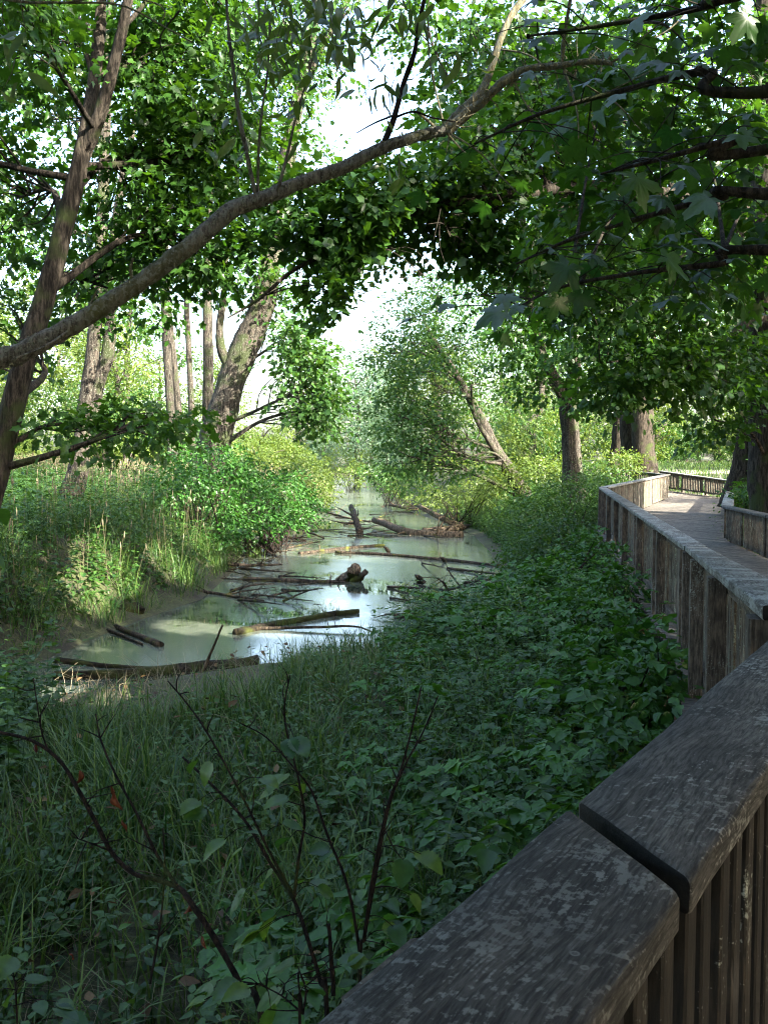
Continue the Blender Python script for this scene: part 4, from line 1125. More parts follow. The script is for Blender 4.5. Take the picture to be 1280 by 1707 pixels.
# ------------------------------------------------------------------ background trees
def proto_crown(seed, h, r, leaf, mat, tm, nb=16, n=22, k=22, R=0.9):
    g = np.random.default_rng(seed)
    lv = MB()
    tk = MB()
    tpts = [np.array((0, 0, -0.3)), np.array((g.normal(0, .2), g.normal(0, .2), h * 0.3)), np.array((g.normal(0, .4), g.normal(0, .4), h * 0.6)), np.array((g.normal(0, .5), g.normal(0, .5), h * 0.93))]
    tk.add(*tube(tpts, [0.34, 0.25, 0.16, 0.04], 9, 5, 0.05, seed))
    for q in range(nb):
        f = (q + 0.5) / nb
        a = q * 2.399 + g.uniform(-.4, .4)
        rr = r * (1.0 - 0.75 * abs(f - 0.35) ** 1.2) * g.uniform(0.35, 0.85)
        c = np.array((rr * math.cos(a), rr * math.sin(a), h * (0.16 + 0.82 * f)))
        C, v = ell(g, n, c, np.array((r * 0.42, r * 0.42, h * 0.075)))
        spray_leaves(lv, g, C, v, k, R, leaf, tm, 0.4, placed=False)
        s, _ = nearest_on([(tpts, [0.3, 0.05])], c, 0.4)
        tk.add(*tube([s, (s + c) / 2 + (0, 0, 0.3), c], [0.06, 0.04, 0.012], 5, 4))
    cm = mesh_data("crown", np.concatenate(lv.V), np.concatenate(lv.T), mat, np.concatenate(lv.A))
    tm_ = mesh_data("trunk", np.concatenate(tk.V), np.concatenate(tk.T), M['bark_pale'], np.concatenate(tk.A))
    return cm, tm_
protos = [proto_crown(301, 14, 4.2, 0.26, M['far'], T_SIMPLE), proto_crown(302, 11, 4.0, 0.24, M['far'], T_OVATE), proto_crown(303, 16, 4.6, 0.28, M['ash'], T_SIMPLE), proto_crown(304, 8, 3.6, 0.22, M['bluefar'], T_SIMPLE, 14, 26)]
def bg_tree(label, group, k, x, y, s, rz, cat="tree", name="background_tree"):
    t = thing(name, label, cat, (x, y, float(ground_z(x, y)) - 0.1), group)
    t.rotation_euler = (0, 0, rz)
    t.scale = (s, s, s)
    link("crown", protos[k][0], t); link("trunk", protos[k][1], t)
    return t
bgr = random.Random(5)
for i, (x, y, k, s) in enumerate([(-20, 46, 0, 1.0), (-25, 38, 1, 1.1), (-17, 64, 2, 1.0), (-33, 60, 2, 1.1), (-24, 78, 0, 1.1), (-22, 28, 2, 0.8), (-44, 70, 2, 1.2), (-15, 52, 1, 0.8), (-28, 50, 0, 0.9), (-36, 84, 1, 1.3), (-16, 92, 1, 1.0), (-27, 66, 1, 1.1)]):
    bg_tree("leafy tree in the sunny wood beyond the left bank", "trees beyond the left bank", k, x, y, s, bgr.uniform(0, 6))
for i, (x, y, k, s) in enumerate([(12, 75, 2, 1.0), (19, 78, 0, 1.0), (27, 72, 1, 1.1), (33, 80, 2, 1.1), (24, 58, 1, 0.9), (38, 64, 0, 1.1), (30, 52, 2, 1.0), (16, 95, 2, 1.2), (26, 100, 0, 1.3), (40, 95, 1, 1.4), (5, 85, 1, 1.0), (18, 66, 1, 0.7), (24, 40, 2, 0.9), (33, 38, 0, 1.0), (22, 30, 1, 0.9)]):
    bg_tree("leafy tree in the wood behind the boardwalk", "trees behind the boardwalk", k, x, y, s, bgr.uniform(0, 6))
for x, y, k, s_ in [(2.5, 128, 1, 1.35), (-8.5, 140, 0, 1.15), (-2.0, 150, 2, 1.2)]:
    bg_tree("pale sunlit tree closing the view above the far channel", "pale trees closing the far channel", k, x, y, s_, bgr.uniform(0, 6))
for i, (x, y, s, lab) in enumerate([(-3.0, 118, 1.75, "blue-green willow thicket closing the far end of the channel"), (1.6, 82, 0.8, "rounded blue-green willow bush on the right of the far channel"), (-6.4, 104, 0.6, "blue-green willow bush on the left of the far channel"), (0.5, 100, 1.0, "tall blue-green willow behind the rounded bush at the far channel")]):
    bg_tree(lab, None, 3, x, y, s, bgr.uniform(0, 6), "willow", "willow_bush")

protos.append(proto_crown(305, 3.2, 2.3, 0.16, M['far'], T_OVATE, 10, 22, 22, 0.55))
protos.append(proto_crown(306, 3.6, 2.4, 0.16, M['ash'], T_OVATE, 10, 22, 22, 0.55))
for i in range(72):
    side = -1 if i % 2 == 0 else 1
    y = bgr.uniform(46, 125) if i < 46 else bgr.uniform(95, 140)
    x = (-6.5 - bgr.uniform(0, 0.45 * y)) if side < 0 else (4 + bgr.uniform(0.0, 0.46 * y))
    if side > 0 and 9 < x < 34 and y < 70:
        y += 26
    if 380 < 640 + 1600 * x / y < 570:
        y += 22
        x = x * 1.25
    bg_tree("leafy bush in the sunny understorey " + ("beyond the left bank" if side < 0 else "behind the boardwalk"), "bushes beyond the left bank" if side < 0 else "bushes behind the boardwalk", 4 + i % 2, x, y, bgr.uniform(0.7, 1.3), bgr.uniform(0, 6), "bush", "background_bush")
for i in range(16):
    x = -75 + i * 10 + bgr.uniform(-3, 3)
    if abs(x + 4) < 8 or (-34 < x < -16):
        continue
    bg_tree("tall hazy tree in the farthest row of the wood", "farthest trees of the wood", i % 3, x, bgr.uniform(120, 160), bgr.uniform(1.3, 1.7), bgr.uniform(0, 6))

# ------------------------------------------------------------------ undergrowth
def in_poly(x, y, poly):
    inside = np.zeros(len(x), bool)
    j = len(poly) - 1
    for i in range(len(poly)):
        xi, yi = poly[i]; xj, yj = poly[j]
        c = ((yi > y) != (yj > y)) & (x < (xj - xi) * (y - yi) / (yj - yi + 1e-12) + xi)
        inside ^= c
        j = i
    return inside
DECK = [tuple(p[:2]) for p in BL] + [tuple(p[:2]) for p in BR[::-1]]
def grow(poly, pad=0.3):
    c = np.mean(poly, axis=0)
    return poly
def deck_dist(x, y):
    """distance to the boardwalk's pond-side edge, positive outside"""
    best = np.full(len(x), 1e9)
    for i in range(len(BL) - 1):
        a, b = BL[i, :2], BL[i + 1, :2]
        d = b - a
        t = np.clip(((x - a[0]) * d[0] + (y - a[1]) * d[1]) / np.dot(d, d), 0, 1)
        best = np.minimum(best, np.hypot(x - a[0] - t * d[0], y - a[1] - t * d[1]))
    return np.where(in_poly(x, y, DECK), -best, best)
def scatter(g, n, x0, x1, y0, y1, ok):
    x = g.uniform(x0, x1, n); y = g.uniform(y0, y1, n)
    m = ok(x, y)
    return x[m], y[m]

def grass(mb, g, x, y, h, w, lean=0.35, z=None, var=None):
    n = len(x)
    if n == 0: return
    z = ground_z(x, y) - 0.02 if z is None else z
    a = g.uniform(0, 2 * math.pi, n)
    dv = np.stack([np.cos(a), np.sin(a), np.zeros(n)], 1)
    sd = np.stack([-np.sin(a), np.cos(a), np.zeros(n)], 1)
    b = g.uniform(0.2, 1.0, n)[:, None] * lean
    base = np.stack([x, y, z], 1)
    V = []
    for t, ww in ((0, 1), (0.4, 0.9), (0.75, 0.6)):
        c = base + dv * (b * t ** 2 * h[:, None]) + np.array((0, 0, 1)) * ((t - 0.25 * b[:, 0] * t ** 2) * h)[:, None]
        V += [c + sd * (w * ww)[:, None], c - sd * (w * ww)[:, None]]
    V.append(base + dv * (b * h[:, None]) + np.array((0, 0, 1)) * ((1 - 0.35 * b[:, 0]) * h)[:, None])
    V = np.stack(V, 1)
    tt = np.array([(0, 1, 3), (0, 3, 2), (2, 3, 5), (2, 5, 4), (4, 5, 6)])
    T = (tt[None] + (np.arange(n) * 7)[:, None, None]).reshape(-1, 3)
    vv = g.uniform(0, 1, n) if var is None else var
    mb.add(V.reshape(-1, 3), T, np.repeat(vv, 7))

def herbs(mb, g, x, y, h, nodes, size, tm, spread=1.0, z=None, up=0.35):
    """upright leafy stems: leaf pairs turning up the stem, larger below"""
    n = len(x)
    if n == 0: return
    z = ground_z(x, y) if z is None else z
    lean = g.normal(0, 0.22, (n, 2)) * h[:, None]
    t = (np.arange(nodes) + 0.6) / nodes
    tt = np.clip(t[None] + g.normal(0, 0.04, (n, nodes)), 0.05, 1)
    C = np.stack([x[:, None] + lean[:, :1] * tt ** 1.5, y[:, None] + lean[:, 1:] * tt ** 1.5, z[:, None] + h[:, None] * tt], -1)
    a0 = g.uniform(0, 6.28, n)[:, None] + np.arange(nodes)[None] * 1.57 + g.normal(0, 0.3, (n, nodes))
    vb = g.uniform(0, 1, n)
    for s_ in (0, math.pi):
        a = a0 + s_
        D = np.stack([np.cos(a), np.sin(a), up + g.normal(0, 0.25, a.shape) - 0.5 * (1 - tt)], -1)
        Nn = np.stack([-0.4 * np.cos(a), -0.4 * np.sin(a), np.ones_like(a)], -1) + g.normal(0, 0.25, D.shape)
        S = size * (1.15 - 0.55 * tt) * g.uniform(0.7, 1.2, tt.shape) * spread
        leaves(mb, C.reshape(-1, 3), D.reshape(-1, 3), Nn.reshape(-1, 3), S.ravel(), tm, (vb[:, None] * 0.5 + g.uniform(0, 0.5, tt.shape)).ravel())
    # stems
    for i in range(0, n):
        if i % 2 == 0:
            p0 = np.array((x[i], y[i], z[i])); p1 = np.array((x[i] + lean[i, 0], y[i] + lean[i, 1], z[i] + h[i]))
            r = 0.003 + 0.002 * h[i]
            q = np.array((r, 0, 0)); q2 = np.array((0, r, 0))
            mb.add([p0 - q, p0 + q, p1, p0 - q2, p0 + q2], [(0, 1, 2), (3, 4, 2)], 0.3)

def brambles(mb, g, x, y, length, rise, nodes, size, tm, z=None, push=None):
    """arching canes with leaves in threes"""
    n = len(x)
    if n == 0: return
    z = ground_z(x, y) if z is None else z
    a = g.uniform(0, 6.28, n)
    dv = np.stack([np.cos(a), np.sin(a)], 1)
    if push is not None:
        dv = dv + push
        dv = dv / (np.linalg.norm(dv, axis=1, keepdims=True) + 1e-6)
    t = (np.arange(nodes)[None] + g.uniform(0.2, 1.0, (n, nodes))) / nodes
    C = np.stack([x[:, None] + dv[:, :1] * length[:, None] * t ** 1.3, y[:, None] + dv[:, 1:] * length[:, None] * t ** 1.3, z[:, None] + rise[:, None] * (2.1 * t - 1.35 * t ** 2)], -1)
    side = np.where(np.arange(nodes) % 2 == 0, 1, -1)[None]
    ang = np.arctan2(dv[:, 1], dv[:, 0])[:, None] + side * g.uniform(0.5, 1.2, (n, nodes))
    pet = 0.05 + 0.04 * g.uniform(size=(n, nodes))
    out = np.stack([np.cos(ang), np.sin(ang), np.full_like(ang, 0.25)], -1)
    B = C + out * pet[..., None]
    vb = g.uniform(0, 1, n)
    sf = g.uniform(0.55, 1.35, n)[:, None]
    tl = g.normal(0, 0.28, B.shape)
    for da, sc_ in ((0, 1.0), (1.15, 0.85), (-1.15, 0.85)):
        D = np.stack([np.cos(ang + da), np.sin(ang + da), np.full_like(ang, -0.18)], -1) + g.normal(0, 0.15, B.shape)
        Nn = np.array((0, 0, 1.0)) + tl + out * 0.25
        S = size * sc_ * sf * g.uniform(0.7, 1.2, ang.shape)
        leaves(mb, B.reshape(-1, 3), D.reshape(-1, 3), Nn.reshape(-1, 3), S.ravel(), tm, (vb[:, None] * 0.55 + g.uniform(0, 0.3, ang.shape) + 0.25 * t).ravel())

def stuff(mb, name, mat, label, cat):
    o = mb.build(name, mat, None, kind="stuff")
    o["label"] = label
    o["category"] = cat
    return o

ug = np.random.default_rng(500)
land = lambda x, y: water_s(x, y) > 0.1
# foreground sedge and grass
mb = MB()
ok = lambda x, y: (water_s(x, y) > 0.15) & (deck_dist(x, y) > 0.35) & (np.abs(x) < 0.45 * y + 0.6)
x, y = scatter(ug, 46000, -6, 2.5, 2.0, 13.5, ok)
k = ug.uniform(size=len(x)) < (0.35 + 0.65 * (np.sin(x * 2.1 + 1) * np.sin(y * 1.7) > -0.3)) * np.clip(1.15 - 0.25 * np.maximum(0, 1.8 - deck_dist(x, y)), 0.1, 1) * np.where((water_s(x, y) < 0.5) | ((x < -1.3) & (y > 9.9)), 0.07, 1)
x, y = x[k], y[k]
clump = 0.55 + 0.75 * np.clip(0.5 + 0.5 * np.sin(x * 2.7 + 1.3 * np.sin(y * 1.9)) * np.sin(y * 2.3 + x), 0, 1)
h = ug.uniform(0.18, 0.66, len(x)) * clump * (1 - 0.35 * np.clip((y - 8) / 5, 0, 1)) * np.where((x < -1.3) & (y > 9.9), 0.5, 1)
grass(mb, ug, x, y, h * 1.15, ug.uniform(0.003, 0.0085, len(x)), 0.95)
stuff(mb, "grass", M['grass'], "dim green grass covering the near bank below the railing", "grass")
mb = MB()
x, y = scatter(ug, 5200, -5, 1.6, 2.0, 12.5, ok)
grass(mb, ug, x, y, ug.uniform(0.15, 0.55, len(x)), ug.uniform(0.0015, 0.003, len(x)), 1.5)
stuff(mb, "dry_grass", M['dry'], "pale dead grass stalks tangled through the near bank", "dry grass")
# foreground leafy herbs in the grass
mb = MB()
x, y = scatter(ug, 3400, -5.5, 1.5, 2.2, 12.5, lambda x, y: ok(x, y) & (water_s(x, y) > 0.8) & ~((x < -1.3) & (y > 9.7)))
k = ug.uniform(size=len(x)) < np.where(np.sin(x * 1.3 + 2) * np.sin(y * 0.9 + 1) > 0, 0.9, 0.4)
x, y = x[k], y[k]
herbs(mb, ug, x, y, ug.uniform(0.15, 0.55, len(x)), 5, 0.095, T_OVATE)
stuff(mb, "undergrowth", M['herb'], "low leafy herbs among the grass of the near bank", "undergrowth")
# brambles against the boardwalk
mb = MB()
okb = lambda x, y: (water_s(x, y) > 0.5) & (deck_dist(x, y) > 0.28) & (deck_dist(x, y) < np.interp(y, [2, 6, 12], [1.5, 2.1, 3.2]))
x, y = scatter(ug, 5000, -2, 5.2, 1.8, 17.5, okb)
dd = deck_dist(x, y)
k = ug.uniform(size=len(x)) < np.clip(1.25 - dd / 3.4, 0.1, 1) * np.clip((y - 2.5) / 2.5, 0.25, 1)
x, y, dd = x[k], y[k], dd[k]
mound = 0.45 + 0.8 * (0.5 + 0.5 * np.sin(x * 1.9 + 0.7 * y) * np.sin(y * 1.35 + 0.5))
rise = ug.uniform(0.45, 1.05, len(x)) * np.clip(1.2 - dd / 4.5, 0.35, 1) * mound * np.interp(dd, [0.3, 1.0, 1.8], [1.55, 1.25, 1.0])
rise = np.minimum(rise, np.interp(dd, [0.2, 0.8, 2], [1.45, 1.35, 1.2]))
kk = (mound > 0.72) | (ug.uniform(size=len(x)) < 0.4)
x, y, dd, rise = x[kk], y[kk], dd[kk], rise[kk]
rise = rise * np.where(dd < 0.9, 1.2, 1.0) * ug.uniform(0.7, 1.15, len(x))
push = np.c_[np.full(len(x), -0.7), np.full(len(x), -0.25)] * np.clip(1.5 - dd, 0, 1.5)[:, None]
for nr, tm_ in ((y < 7.5, T_BRAMBLE), (y >= 7.5, T_BRAMBLE_LO)):
    brambles(mb, ug, x[nr], y[nr], ug.uniform(0.4, 0.9, int(nr.sum())), rise[nr], 7, 0.098, tm_, push=push[nr])
xs_, ys_ = scatter(ug, 150, -1.5, 5.0, 3.0, 16, okb)
brambles(mb, ug, xs_, ys_, ug.uniform(0.2, 0.5, len(xs_)), ug.uniform(0.6, 1.2, len(xs_)), 6, 0.13, T_MAPLE_UP)
stuff(mb, "brambles", M['bramble'], "dark bramble thicket pressed against the outside of the boardwalk", "brambles")
mb = MB()
x, y = scatter(ug, 1900, -1.5, 5.0, 2.6, 17, okb)
herbs(mb, ug, x, y, ug.uniform(0.4, 1.2, len(x)) * np.where(deck_dist(x, y) < 0.9, 1.15, 0.85), 8, 0.12, T_OVATE, up=0.25)
stuff(mb, "nettles", M['herb'], "nettles and dock standing up through the brambles by the boardwalk", "nettles")
mb = MB()
x, y = scatter(ug, 15000, -1.5, 5.0, 2.4, 17, okb)
k = np.sin(x * 2.3 + y) * np.sin(1.9 * y) > 0.1
x, y = x[k], y[k]
grass(mb, ug, x, y, ug.uniform(0.5, 1.15, len(x)), ug.uniform(0.003, 0.007, len(x)), 1.1)
stuff(mb, "grass", M['grass'], "long grass blades leaning out of the brambles", "grass")
mb = MB()
x, y = scatter(ug, 260, -4.5, 3.2, 2.4, 13, lambda x, y: (water_s(x, y) > 0.2) & (deck_dist(x, y) > 0.4))
for xi, yi in zip(x, y):
    z0 = float(ground_z(xi, yi)); a = ug.uniform(0, 6.28); L_ = ug.uniform(0.25, 0.9)
    p0 = np.array((xi, yi, z0 + ug.uniform(0, 0.15))); p1 = p0 + np.array((math.cos(a) * L_ * 0.8, math.sin(a) * L_ * 0.8, ug.uniform(0.0, 0.7) * L_))
    mb.add(*tube([p0, (p0 + p1) / 2 + ug.normal(0, 0.06, 3), p1], [0.0045, 0.003, 0.0015], 4, 3), ug.uniform(0, 1))
stuff(mb, "fallen_twigs", M['dry'], "pale fallen twigs caught in the near ground cover", "twigs")
mb = MB()
x, y = scatter(ug, 900, -4.5, 3.2, 2.2, 13, lambda x, y: (water_s(x, y) > -0.2) & (deck_dist(x, y) > 0.3))
n_ = len(x)
leaves(mb, np.c_[x, y, np.maximum(ground_z(x, y), ZW) + ug.uniform(0.0, 0.35, n_) * (water_s(x, y) > 0.4) + 0.01], np.c_[ug.normal(0, 1, (n_, 2)), ug.normal(0, .3, n_)], np.c_[ug.normal(0, .5, (n_, 2)), np.ones(n_)], ug.uniform(0.04, 0.11, n_), T_OVATE, ug.uniform(0, 1, n_))
stuff(mb, "leaf_litter", M['litter'], "brown fallen leaves scattered through the near bank", "leaf litter")
# left foreground herbs
mb = MB()
x, y = scatter(ug, 2600, -9, -2.6, 5.5, 13, lambda x, y: (water_s(x, y) > 0.35) & (x < -0.33 * y - 0.4) | ((x < -3.0) & (y < 10.2) & (x < -0.28 * y - 0.6)))
herbs(mb, ug, x, y, ug.uniform(0.4, 1.25, len(x)), 9, 0.125, T_OVATE, up=0.2)
stuff(mb, "nettle_bed", M['herb'], "tall leafy nettles at the left edge above the near shore", "nettles")
# left bank: herbs, tall grass, shrub masses
mb = MB()
okl = lambda x, y: (x < np.interp(y, WT[:, 0], WT[:, 1]) - 0.45) & (x > -0.43 * y - 2.0)
x, y = scatter(ug, 12000, -24, -3.5, 12, 48, okl)
sv = water_s(x, y)
lump = 0.6 + 0.6 * np.clip(0.5 + 0.6 * np.sin(x * 0.9 + 0.4 * y) * np.sin(y * 0.7 + 1), 0, 1)
herbs(mb, ug, x, y, np.minimum(ug.uniform(0.35, 1.3, len(x)), 0.3 + 0.6 * sv) * lump, 8, 0.148, T_SIMPLE, up=0.1)
stuff(mb, "undergrowth", M['herb'], "waist-high green herbs covering the left bank under the trees", "undergrowth")
mb = MB()
x, y = scatter(ug, 80000, -16, -3.5, 11.5, 34, lambda x, y: (x < np.interp(y, WT[:, 0], WT[:, 1]) - 0.12) & (water_s(x, y) < 4.0))
sv = water_s(x, y)
k = ug.uniform(size=len(x)) < np.where(sv < 2.6, 0.9, 0.25)
x, y = x[k], y[k]
cl_ = np.clip(0.5 + 0.9 * np.sin(x * 1.9 + 1.1 * np.sin(y * 1.3)) * np.sin(y * 1.6 + 0.7 * x), 0, 1)
k = ug.uniform(size=len(x)) < 0.15 + 0.6 * cl_
x, y, cl_ = x[k], y[k], cl_[k]
grass(mb, ug, x, y, ug.uniform(0.3, 1.0, len(x)) * (0.45 + 0.65 * cl_), ug.uniform(0.004, 0.009, len(x)), 1.5)
stuff(mb, "grass", M['grass'], "tall arching grass along the edge of the left bank", "grass")
mb = MB()
x, y = scatter(ug, 700, -12, -4.2, 12, 30, lambda x, y: (x < np.interp(y, WT[:, 0], WT[:, 1]) - 0.5) & (water_s(x, y) < 4))
for xi, yi in zip(x[:420], y[:420]):
    z0 = float(ground_z(xi, yi)); hh = ug.uniform(0.9, 1.5); a = ug.normal(0, 0.15, 2)
    p0 = np.array((xi, yi, z0)); p1 = p0 + (a[0], a[1], hh)
    mb.add(*tube([p0, (p0 + p1) / 2, p1], [0.003, 0.0025, 0.002], 3, 2), 0.4)
    mb.add(*tube([p1 - (0, 0, 0.14), p1 - (0, 0, .07), p1], [0.004, 0.011, 0.003], 4, 2), 0.9)
stuff(mb, "seed_heads", M['dry'], "pale grass seed heads standing above the left bank", "grass")
# shrub mass on the left bank that leans to the water
def shrub(label, blobs, mat, tm, size, k, R, seed, name="shrub", cat="shrub", stems=6, group=None):
    g = np.random.default_rng(seed)
    cs = np.array([b[0] for b in blobs])
    bx, by = cs[:, 0].mean(), cs[:, 1].mean()
    base = np.array((bx, by, float(ground_z(bx, by))))
    t = thing(name, label, cat, base, group)
    lv = MB(); st = MB()
    for c, r, n in blobs:
        C, v = ell(g, n, np.array(c), np.array(r), 0.55)
        C[:, 2] = np.maximum(C[:, 2], ground_z(C[:, 0], C[:, 1]) + 0.05)
        spray_leaves(lv, g, C, v, k, R, size, tm, 0.5, 0.6)
        for q in range(stems):
            f = base + np.array((g.normal(0, .3), g.normal(0, .3), -0.05))
            e = C[q]
            st.add(*tube([f, (f + e) / 2 + (0, 0, 0.2), e], [0.025, 0.015, 0.004], 5, 4))
    st.build("stem", M['stem'], t)
    lv.build("foliage", mat, t)
    return t
shrub("round dark green bush bulging over the water from the left bank", [px_blob(*b) for b in [(470, 805, 31, 34, 22, 1.2, 44), (440, 830, 29, 36, 24, 1.1, 46), (395, 795, 28, 30, 22, 1.0, 34), (420, 790, 31, 30, 26, 1.2, 34), (505, 830, 33, 26, 20, 1.0, 34), (490, 855, 31, 34, 16, 0.9, 36), (445, 872, 28, 44, 16, 0.9, 44), (385, 850, 26.5, 34, 24, 0.9, 36), (375, 885, 25.5, 34, 16, 0.8, 26), (520, 855, 36, 22, 18, 1.0, 24), (350, 820, 26, 30, 22, 0.9, 24)]], M['bramble'], T_OVATE, 0.11, 24, 0.42, 601)
shrub("low bush beneath the thick leaning trunk", [px_blob(*b) for b in [(345, 770, 27, 70, 32, 1.6, 110), (300, 800, 24, 50, 30, 1.2, 60)]], M['bramble'], T_OVATE, 0.11, 22, 0.42, 602)
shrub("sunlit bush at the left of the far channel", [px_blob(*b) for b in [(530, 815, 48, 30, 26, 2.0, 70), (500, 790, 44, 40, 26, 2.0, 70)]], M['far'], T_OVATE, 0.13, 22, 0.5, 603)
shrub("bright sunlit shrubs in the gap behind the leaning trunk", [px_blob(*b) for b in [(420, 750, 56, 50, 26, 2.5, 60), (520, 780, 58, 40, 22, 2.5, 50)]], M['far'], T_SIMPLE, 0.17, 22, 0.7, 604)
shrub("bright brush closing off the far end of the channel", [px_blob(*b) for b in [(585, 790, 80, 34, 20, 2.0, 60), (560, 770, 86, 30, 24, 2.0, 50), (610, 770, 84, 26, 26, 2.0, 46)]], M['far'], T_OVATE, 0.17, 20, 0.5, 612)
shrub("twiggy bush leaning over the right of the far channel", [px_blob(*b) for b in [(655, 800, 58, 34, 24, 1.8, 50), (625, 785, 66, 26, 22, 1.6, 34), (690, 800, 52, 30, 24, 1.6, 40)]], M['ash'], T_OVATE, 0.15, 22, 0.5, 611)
shrub("sun-dappled shrubs under the slender trunks", [px_blob(*b) for b in [(220, 690, 42, 110, 40, 3.0, 130), (90, 680, 44, 100, 45, 3.0, 110), (300, 730, 40, 70, 30, 2.0, 80)]], M['ash'], T_OVATE, 0.14, 22, 0.6, 605)
for lab, bl, sd in [("bramble bush against the railing just beyond the near cap boards", [(1085, 1135, 6.8, 40, 50, 0.35, 16), (1030, 1150, 7.0, 50, 40, 0.4, 14)], 621), ("bramble bush climbing the double post of the railing", [(1062, 1065, 9.0, 40, 45, 0.45, 18), (1000, 1100, 8.6, 50, 34, 0.5, 14)], 622),
                    ("bramble bush below the middle of the long railing", [(1030, 985, 12, 40, 40, 0.6, 20), (970, 1010, 11.4, 50, 34, 0.6, 16)], 623), ("tall loose bramble bush near the bend, short of the corner post", [(998, 925, 15.5, 36, 34, 0.8, 24), (930, 955, 15, 50, 30, 0.8, 20)], 624),
                    ("bramble bush standing alone on the slope above the shore branches", [(870, 1000, 13.5, 45, 26, 0.6, 18), (820, 1050, 11.5, 40, 24, 0.5, 12)], 625)]:
    shrub(lab, [px_blob(*b) for b in bl], M['bramble'], T_BRAMBLE_LO, 0.10, 24, 0.26, sd, "bramble_bush", "bush", 4)
# right bank
mb = MB()
okr = lambda x, y: (x > np.interp(y, WT[:, 0], WT[:, 2]) + 0.35) & (deck_dist(x, y) > 0.3)
x, y = scatter(ug, 15000, 0, 13, 12.5, 46, lambda x, y: okr(x, y) & (x < 0.42 * y + 1))
sv = water_s(x, y)
hh = np.minimum(ug.uniform(0.35, 1.15, len(x)), 0.25 + 0.5 * sv) * np.interp(y, [12, 24, 30, 46], [0.75, 0.8, 1.25, 1.2])
dd = deck_dist(x, y)
hh = np.minimum(hh, np.where(y < 26, 0.30 + 0.5 * dd, 2))
nr = y < 19
herbs(mb, ug, x[nr], y[nr], hh[nr], 9, 0.092, T_OVATE, up=0.3)
herbs(mb, ug, x[~nr], y[~nr], hh[~nr], 9, 0.105, T_SIMPLE, up=0.3)
stuff(mb, "undergrowth", M['herb'], "bright green leafy slope between the pond and the boardwalk", "undergrowth")
shrub("broad green bush heaped against the outside of the boardwalk bend", [px_blob(*b) for b in [(960, 815, 28, 60, 30, 1.4, 100), (900, 850, 26, 55, 38, 1.4, 100), (1000, 790, 33, 50, 22, 1.6, 80), (930, 900, 21, 60, 40, 1.0, 90), (870, 920, 22, 40, 35, 1.0, 60)]], M['herb'], T_OVATE, 0.085, 26, 0.34, 606)
shrub("sunlit bush at the foot of the forked tree", [px_blob(*b) for b in [(900, 780, 36, 55, 24, 1.8, 90), (1030, 770, 38, 40, 18, 1.6, 70)]], M['far'], T_OVATE, 0.11, 22, 0.45, 607)
shrub("pale sunlit reeds and bushes at the waterline below the leaning tree", [px_blob(*b) for b in [(780, 820, 40, 60, 22, 1.6, 80), (830, 800, 38, 40, 20, 1.2, 50), (720, 830, 44, 40, 16, 1.4, 40)]], M['far'], T_LANCE, 0.16, 22, 0.5, 608)
shrub("sunny bush between the leaning tree and the forked tree", [px_blob(*b) for b in [(880, 700, 48, 60, 50, 2.4, 110), (840, 740, 46, 40, 40, 2.0, 60), (990, 720, 46, 50, 35, 2.2, 70)]], M['far'], T_OVATE, 0.15, 22, 0.6, 609)
shrub("green bush behind the low inland railing by the twin trunk", [px_blob(*b) for b in [(1260, 825, 24, 40, 22, 1.0, 70), (1300, 800, 22, 40, 30, 1.0, 50)]], M['maple'], T_OVATE, 0.10, 22, 0.34, 610)
mb = MB()
x, y = scatter(ug, 8500, -14, 16, 40, 120, lambda x, y: (water_s(x, y) > 0.15) & (water_s(x, y) < 7) & (deck_dist(x, y) > 1.0))
herbs(mb, ug, x, y, ug.uniform(0.4, 1.5, len(x)), 6, 0.19, T_SIMPLE, up=0.25)
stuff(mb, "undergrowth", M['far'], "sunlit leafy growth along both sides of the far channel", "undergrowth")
# sunny meadow grass
mb = MB()
x, y = scatter(ug, 18000, 5, 40, 40, 75, lambda x, y: (deck_dist(x, y) > 0.4) & (x > 0.12 * y) & (x < 0.5 * y))
grass(mb, ug, x, y, ug.uniform(0.2, 0.6, len(x)), ug.uniform(0.012, 0.024, len(x)), 0.8)
stuff(mb, "meadow_grass", M['grass'], "sunny grass clearing behind the far railing", "grass")
mb = MB()
x, y = scatter(ug, 16000, -45, -3.5, 34, 85, lambda x, y: (water_s(x, y) > 0.8))
grass(mb, ug, x, y, ug.uniform(0.3, 0.9, len(x)), ug.uniform(0.014, 0.03, len(x)), 0.8)
stuff(mb, "meadow_grass", M['grass'], "sunlit grass beyond the left bank in the bright gap", "grass")
mb = MB()
x, y = scatter(ug, 14000, -30, -3.5, 40, 80, lambda x, y: (water_s(x, y) > 0.6))
grass(mb, ug, x, y, ug.uniform(0.5, 1.2, len(x)), ug.uniform(0.014, 0.03, len(x)), 0.7)
stuff(mb, "dry_grass", M['dry'], "tall grass coloured pale for the sun glare in the gap beyond the left bank", "dry grass")  # pale blade colour stands in for overexposed sunlit meadow

